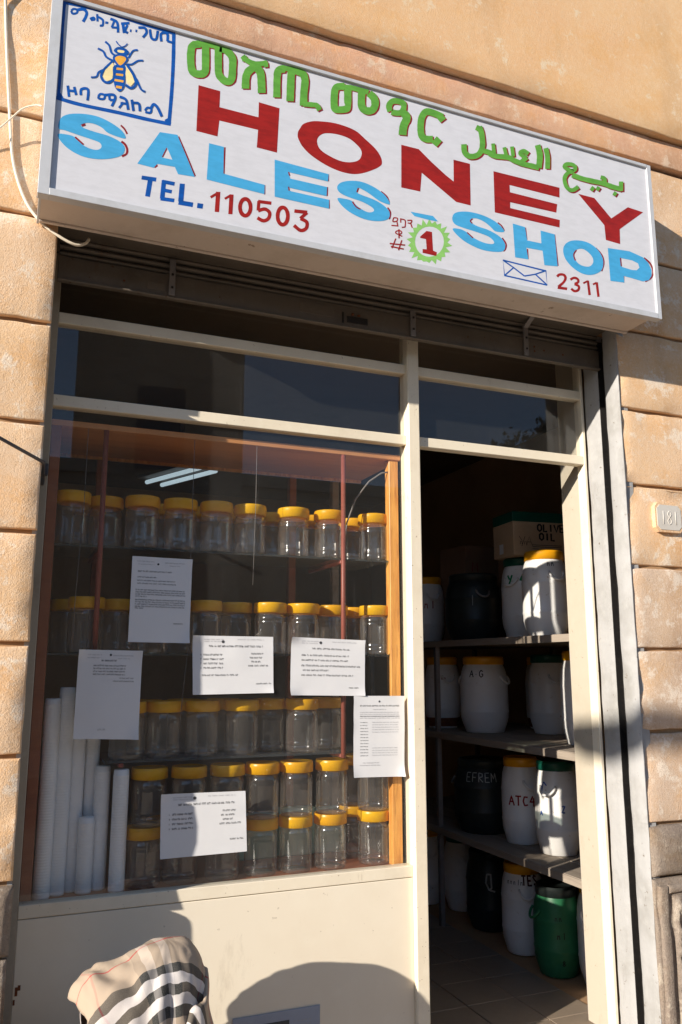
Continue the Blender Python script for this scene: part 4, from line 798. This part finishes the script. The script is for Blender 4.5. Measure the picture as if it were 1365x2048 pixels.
# ================================================================ small things on the facade
hp = thing('house_number_plate', 'small chamfered stone house number plate reading 181', 'number plate', (2.612, WY, 2.225))
def octo(w, h, c): return [(-w + c, -h), (w - c, -h), (w, -h + c), (w, h - c), (w - c, h), (-w + c, h), (-w, h - c), (-w, -h + c)]
def prism(m, pts, y0, y1, mi=0):
    n = len(pts); m.add([(x, y0, z) for x, z in pts] + [(x, y1, z) for x, z in pts], [tuple(range(n)), tuple(range(2 * n - 1, n - 1, -1))] + [(i, (i + 1) % n, n + (i + 1) % n, n + i) for i in range(n)], mi)
m = MB(); prism(m, octo(.076, .064, .018), -.018, .01); m.build('rim', 'plaster', hp)
m = MB(); prism(m, octo(.066, .054, .016), -.020, -.012); m.build('plate', 'plate_stone', hp)
m = MB()
for i, ch in enumerate('181'):
    for p in STROKE[ch]: m.tube([(-.045 + i * .034 + q[0] * .026, -.0186, -.03 + q[1] * .058) for q in ([p[0], p[-1]] if ch == '1' else [tuple(v) for v in smooth_line(p)])], .0032, 6)
m.build('numerals', 'plate_stone', hp)
def cable(name, label, pts, r, mt, y):
    P = [at(a, b, y=yy) for (a, b), yy in zip(pts, y)]; b = P[-1]
    Q = [];
    for i in range(len(P) - 1):
        for k in range(6):
            p0, p1, p2, p3 = P[max(0, i - 1)], P[i], P[i + 1], P[min(len(P) - 1, i + 2)]; t = k / 6
            Q.append(.5 * ((2 * p1) + (p2 - p0) * t + (2 * p0 - 5 * p1 + 4 * p2 - p3) * t * t + (3 * p1 - p0 - 3 * p2 + p3) * t ** 3))
    Q.append(P[-1]); o = MB().tube([q - b for q in Q], r, 8).build(name, mt, None, b); return tag(o, label, 'cable')
cable('power_cable', 'thick white cable running down left of the sign and under it', [(10, -160), (11, 0), (14, 110), (19, 220), (26, 320), (48, 395), (78, 440), (115, 470), (150, 489), (170, 487), (178, 478)], .0050, 'cable_white', [-.30, -.2415, -.2415, -.2415, -.2415, -.2415, -.2415, -.245, -.245, -.24, -.22])
cable('thin_wire', 'thin pale wire curving up to the left edge of the sign', [(-60, 290), (-10, 262), (20, 238), (45, 217), (70, 210), (84, 212)], .0028, 'cable_white', [-.25, -.262, -.272, -.285, -.30, -.31])
rb = thing('metal_rod', 'dark metal rod fixed to the left edge of the opening', 'rod', (.085, -.01, 2.26))
a, b = at(-90, 826, y=-.42), at(88, 925, y=-.236); o0 = Vector((.085, -.01, 2.26))
MB().tube([a - o0, b - o0, Vector((.079, -.12, b.z - .012)) - o0, Vector((.082, -.004, b.z - .02)) - o0], .0058, 8).build('bar', 'rod_metal', rb)
MB().box(-.012, .012, -.012, .009, -.02, .02, bev=.002).build('fixing_plate', 'rod_metal', rb)

# ================================================================ the seated person under a checked scarf
pp = thing('person', 'person sitting hunched by the cream panel, head wrapped in a beige checked scarf', 'person', (.50, -.33, 0))
def skin_body():
    me = bpy.data.meshes.new('body'); V, E, Rd = [], [], []
    def chain(pts, root=None):
        prev = root
        for (x, y, z, r) in pts:
            V.append((x, y, z)); Rd.append(r); i = len(V) - 1
            if prev is not None: E.append((prev, i))
            prev = i
        return prev
    pel = chain([(.06, 0, .12, .15)]); ch = chain([(.08, 0, .25, .14), (.07, 0, .36, .15), (.03, 0, .45, .13)], pel); nk = chain([(-.02, 0, .50, .06)], ch)
    chain([(-.05, 0, .56, .085), (-.07, 0, .62, .098), (-.07, 0, .68, .085)], nk)
    for s in (-1, 1):
        chain([(.0, s * .10, .13, .10), (-.20, s * .12, .30, .085), (-.36, s * .10, .42, .065), (-.40, s * .11, .22, .055), (-.42, s * .11, .06, .045), (-.52, s * .12, .035, .035), (-.60, s * .13, .03, .03)], pel)
        h = chain([(.0, s * .17, .42, .065), (-.06, s * .20, .30, .05), (-.20, s * .16, .33, .042), (-.32, s * .06, .38, .033), (-.37, s * .03, .39, .028)], ch)
        for k in range(4): chain([(-.40, s * .03 + (k - 1.5) * .016, .39, .010), (-.43, s * .03 + (k - 1.5) * .017, .385, .009), (-.445, s * .03 + (k - 1.5) * .017, .365, .008)], h)
        chain([(-.375, s * .03 + .035, .405, .010), (-.395, s * .03 + .045, .41, .009)], h)
    me.from_pydata(V, E, []); o = bpy.data.objects.new('body', me); COL.objects.link(o)
    md = o.modifiers.new('skin', 'SKIN'); ss = o.modifiers.new('sub', 'SUBSURF'); ss.levels = ss.render_levels = 2; md.use_smooth_shade = True
    for i, sv in enumerate(me.skin_vertices[0].data): sv.radius = (Rd[i], Rd[i]); sv.use_root = (i == 0)
    dg = bpy.context.evaluated_depsgraph_get(); m2 = bpy.data.meshes.new_from_object(o.evaluated_get(dg)); bpy.data.objects.remove(o); return m2
bm_ = skin_body(); bm_.materials.clear(); bm_.materials.append(MATS['dress']); bm_.materials.append(MATS['skin']); body = link(bpy.data.objects.new('body', bm_), pp)
for pgn in bm_.polygons:
    c_ = pgn.center; pgn.use_smooth = True
    pgn.material_index = 1 if (c_.z > .52 or (c_.x < -.30 and c_.z > .33)) else 0
# face: eyes, nose, mouth under the hood, looking left
m = MB()
for s in (-1, 1): m.lathe([(.001, -.011), (.008, -.008), (.011, 0), (.008, .008), (.001, .011)], 12, 0, (-.160, s * .034, .635))
m.build('eye', 'cup_white', pp); m = MB()
m.lathe([(.001, -.006), (.005, -.004), (.006, 0), (.005, .004), (.001, .006)], 10, 0, (-.1685, .034, .635)); m.lathe([(.001, -.006), (.005, -.004), (.006, 0), (.005, .004), (.001, .006)], 10, 0, (-.1685, -.034, .635)); m.build('pupil', 'dark_metal', pp)
MB().tube([(-.155, 0, .642), (-.175, 0, .615), (-.183, 0, .598), (-.160, 0, .592)], [.008, .011, .014, .008], 8).build('nose', 'skin', pp)
MB().tube([(-.150, -.024, .570), (-.163, -.01, .568), (-.165, 0, .567), (-.163, .01, .568), (-.150, .024, .570)], [.003, .006, .006, .006, .003], 8).build('mouth', 'skin', pp)
# scarf: polar drape, side profiles interpolated by direction
def prof_at(phi):
    Lp = [(0, .812), (.06, .800), (.11, .775), (.17, .752), (.215, .742), (.245, .725), (.252, .68), (.248, .60), (.24, .50)]      # toward the street on the left: hood brim
    Fp = [(0, .812), (.045, .804), (.09, .775), (.12, .725), (.135, .66), (.15, .59), (.165, .52), (.18, .46), (.19, .42)]
    Rp = [(0, .812), (.05, .808), (.085, .785), (.108, .745), (.118, .69), (.115, .63), (.135, .56), (.165, .48), (.18, .42)]
    Bp = [(0, .812), (.045, .804), (.09, .775), (.12, .725), (.13, .66), (.14, .59), (.15, .52), (.16, .46), (.17, .42)]
    c, s = math.cos(phi), math.sin(phi); w = [max(0, -c) ** 2, max(0, -s) ** 2, max(0, c) ** 2, max(0, s) ** 2]; P = (Lp, Fp, Rp, Bp); return [(sum(w[k] * P[k][i][0] for k in range(4)), sum(w[k] * P[k][i][1] for k in range(4))) for i in range(9)]
m = MB(); NP, NS = 96, 48; vs = []; uvs = []
for i in range(NP):
    phi = 2 * math.pi * i / NP; pf = prof_at(phi); line = smooth_line(pf, False, 6); L = [0]
    for a, b in zip(line, line[1:]): L.append(L[-1] + (b - a).length)
    for j in range(1, NS + 1):
        k = j / NS * (len(line) - 1); a = int(min(k, len(line) - 2)); t_ = k - a; q = line[a].lerp(line[a + 1], t_); ln = L[a] + (L[a + 1] - L[a]) * t_; sfr = j / NS
        f_ = sfr ** 1.5; fold = .012 * f_ * math.sin(phi * 9 + 2.2 * noise.noise(Vector((phi * 1.3, sfr * 2, 1)))) + .009 * f_ * math.sin(phi * 17 + 1) + .016 * f_ * noise.noise(Vector((math.cos(phi) * 2.2, math.sin(phi) * 2.2, sfr * 3)))
        zz = q.y + .010 * noise.noise(Vector((q.x * 14 * math.cos(phi), q.x * 14 * math.sin(phi), 6))) * min(1, sfr * 4) + .006 * math.sin((q.x * math.cos(phi) * 70 + q.x * math.sin(phi) * 60)) * (1 - abs(2 * sfr - .9)) * .5
        zz += .020 * f_ * abs(noise.noise(Vector((math.cos(phi) * 4 + 3, math.sin(phi) * 4, sfr * 5)))) - .010 * sfr * abs(noise.noise(Vector((math.cos(phi) * 6, math.sin(phi) * 6 + 5, sfr * 2)))); cr = abs(noise.noise(Vector((rr0 := q.x * math.cos(phi) * 17 + 3, q.x * math.sin(phi) * 17, zz * 13)))); cr2 = abs(noise.noise(Vector((q.x * math.cos(phi) * 34, q.x * math.sin(phi) * 34 + 7, zz * 24)))); zz -= (.013 * (.35 - cr) + .005 * (.3 - cr2)) * min(1, sfr * 3); rr = q.x + fold + .012 * (cr - .25) * min(1, sfr * 2.2); vs.append((rr * math.cos(phi), rr * math.sin(phi), zz)); uvs.append((ln * math.cos(phi - .10), ln * math.sin(phi - .10)))
top = len(vs); vs.append((0, 0, .813)); uvs.append((0, 0)); fs = []
for i in range(NP):
    q = (i + 1) % NP
    fs.append((top, i * NS, q * NS))
    for j in range(NS - 1):
        if j > 34 and abs(2 * math.pi * (i + .5) / NP - math.pi) < .42: continue          # the hood stands open to the left
        fs.append((i * NS + j, i * NS + j + 1, q * NS + j + 1, q * NS + j))
base_n = len(vs); cols = []
for i in range(70):
    phi = -2.75 + 2.55 * i / 69; u_ = i / 69; line = smooth_line(prof_at(phi), False, 6); L = [0]
    for a, b in zip(line, line[1:]): L.append(L[-1] + (b - a).length)
    s0 = .84 - .44 * u_ ** .8 + .07 * noise.noise(Vector((phi * 3, 1, 8)))
    for j in range(28):
        sfr = s0 + (1.0 - s0) * j / 27; k = sfr * (len(line) - 1); a = int(min(k, len(line) - 2)); q = line[a].lerp(line[a + 1], k - a); ln = L[a] + (L[a + 1] - L[a]) * (k - a); f_ = sfr ** 1.5
        fold = .014 * f_ * math.sin(phi * 8 + sfr * 5) + .010 * abs(noise.noise(Vector((phi * 4, sfr * 6, 3)))) + .012 * f_ * noise.noise(Vector((math.cos(phi) * 2.5, math.sin(phi) * 2.5, sfr * 3 + 9)))
        rr = q.x + (.013 + fold) * math.sin(math.pi * min(1, max(.02, u_))) ** .4 + .001 - (.010 if j == 0 else 0); vs.append((rr * math.cos(phi), rr * math.sin(phi), q.y + .006 - (.005 if j == 0 else 0) + .012 * noise.noise(Vector((phi * 5, sfr * 5, 2)))))
        uvs.append((ln * math.cos(phi + .42) + .05, ln * math.sin(phi + .42) + .015))
fs += [(base_n + i * 28 + j, base_n + i * 28 + j + 1, base_n + (i + 1) * 28 + j + 1, base_n + (i + 1) * 28 + j) for i in range(69) for j in range(27)]
m.add(vs, fs, 0, True); m.uv = uvs; scarf = m.build('scarf', 'scarf_plaid', pp, (.0, .0, .0)); md = scarf.modifiers.new('thick', 'SOLIDIFY'); md.thickness = .0018; md.offset = 1

# ================================================================ across the street (seen only as reflections and shadows)
ob = thing('house', 'low plastered house across the street with dark shuttered windows', 'building', (0, -14, 0))
part('wall', 'far_wall', ob, (-30, 30, -6, 0, 0, 5.7)); part('cornice', 'far_wall', ob, (-30.1, 30.1, -.1, .18, 5.45, 5.7))
for k in range(12):
    x = -22 + k * 4; w_ = part('window', 'far_glass', ob, (x, x + 1.2, .0, .03, 1.0, 3.0)); part('frame', 'far_wall', w_, (x - .1, x, .0, .08, .9, 3.1), (x + 1.2, x + 1.3, .0, .08, .9, 3.1))
def tree(label, x, y, h, cr, nleaf, seed):
    rnd = random.Random(seed); o = thing('street_tree', label, 'tree', (x, y, 0)); m = MB(); tips = []
    m.tube([(0, 0, -.1), (.06, .03, h * .25), (-.04, .06, h * .5), (0, 0, h * .62)], [.24, .19, .15, .10], 10)
    for k in range(9):
        a = k * 2.4; z = h * (.38 + .03 * k); e = Vector((math.cos(a) * cr * .75, math.sin(a) * cr * .75, z + h * .25)); m.tube([(0, 0, z), tuple(Vector((0, 0, z)).lerp(e, .5) + Vector((0, 0, .2))), tuple(e)], [.08, .05, .02], 6); tips.append(e)
    m.build('trunk', 'bark', o); m = MB()
    tips += [Vector((rnd.gauss(0, cr * .4), rnd.gauss(0, cr * .4), h * rnd.uniform(.55, .97))) for _ in range(26)]
    for _ in range(nleaf):
        c = rnd.choice(tips) + Vector((rnd.gauss(0, cr * .17), rnd.gauss(0, cr * .17), rnd.gauss(0, cr * .15))); d1 = Vector((rnd.gauss(0, 1), rnd.gauss(0, 1), rnd.gauss(0, 1))).normalized(); d2 = d1.orthogonal().normalized(); s = rnd.uniform(.05, .12)
        m.add([c - d1 * s, c + d2 * s * .45, c + d1 * s, c - d2 * s * .45], [(0, 1, 2, 3)])
    m.build('crown', 'leaf', o); return o
tw = thing('tower_house', 'tall plastered house across the street opposite the window', 'building', (2.75, -14.0, 0), R(7))
part('wall', 'far_wall', tw, (-1.75, 1.75, -4, .25, 0, 13)); part('cornice', 'far_wall', tw, (-1.85, 1.85, -4.1, .4, 12.7, 13.05))
for k in range(3):
    w_ = part('window', 'far_glass', tw, (-.5, .5, .25, .28, 2.2 + k * 3.4, 4.0 + k * 3.4)); part('frame', 'far_wall', w_, (-.6, -.5, .25, .33, 2.1 + k * 3.4, 4.1 + k * 3.4), (.5, .6, .25, .33, 2.1 + k * 3.4, 4.1 + k * 3.4))
tree('leafy tree across the street opposite the door', 11.3, -12.6, 7.6, .95, 4000, 5)
# unseen lamp-shaped caster, added to throw the blurred shadow on the right jamb
fl = thing('shadow_caster', 'added lamp-shaped shadow caster with a long drooping head on the kerb left of the shop', 'shadow caster', (-4.2, -3.45, 0))
MB().tube([(0, 0, -.05), (0, 0, 2.5), (-.03, 0, 3.9), (-.25, 0, 4.02), (-.62, 0, 4.04)], [.06, .05, .04, .03, .03], 12).build('post', 'rack_metal', fl)
MB().tube([(-.60, 0, 4.035), (-.75, 0, 4.04), (-1.1, 0, 4.06), (-1.45, 0, 4.16), (-1.95, 0, 4.33), (-2.05, 0, 4.37)], [.03, .07, .075, .075, .065, .03], 12).build('caster_head', 'rack_metal', fl)
MB().tube([(-1.0, 0, 4.0), (-1.45, 0, 4.10), (-1.85, 0, 4.235)], [.03, .045, .03], 10).build('lens', 'cup_white', fl)  # pale lower strip of the added shadow caster
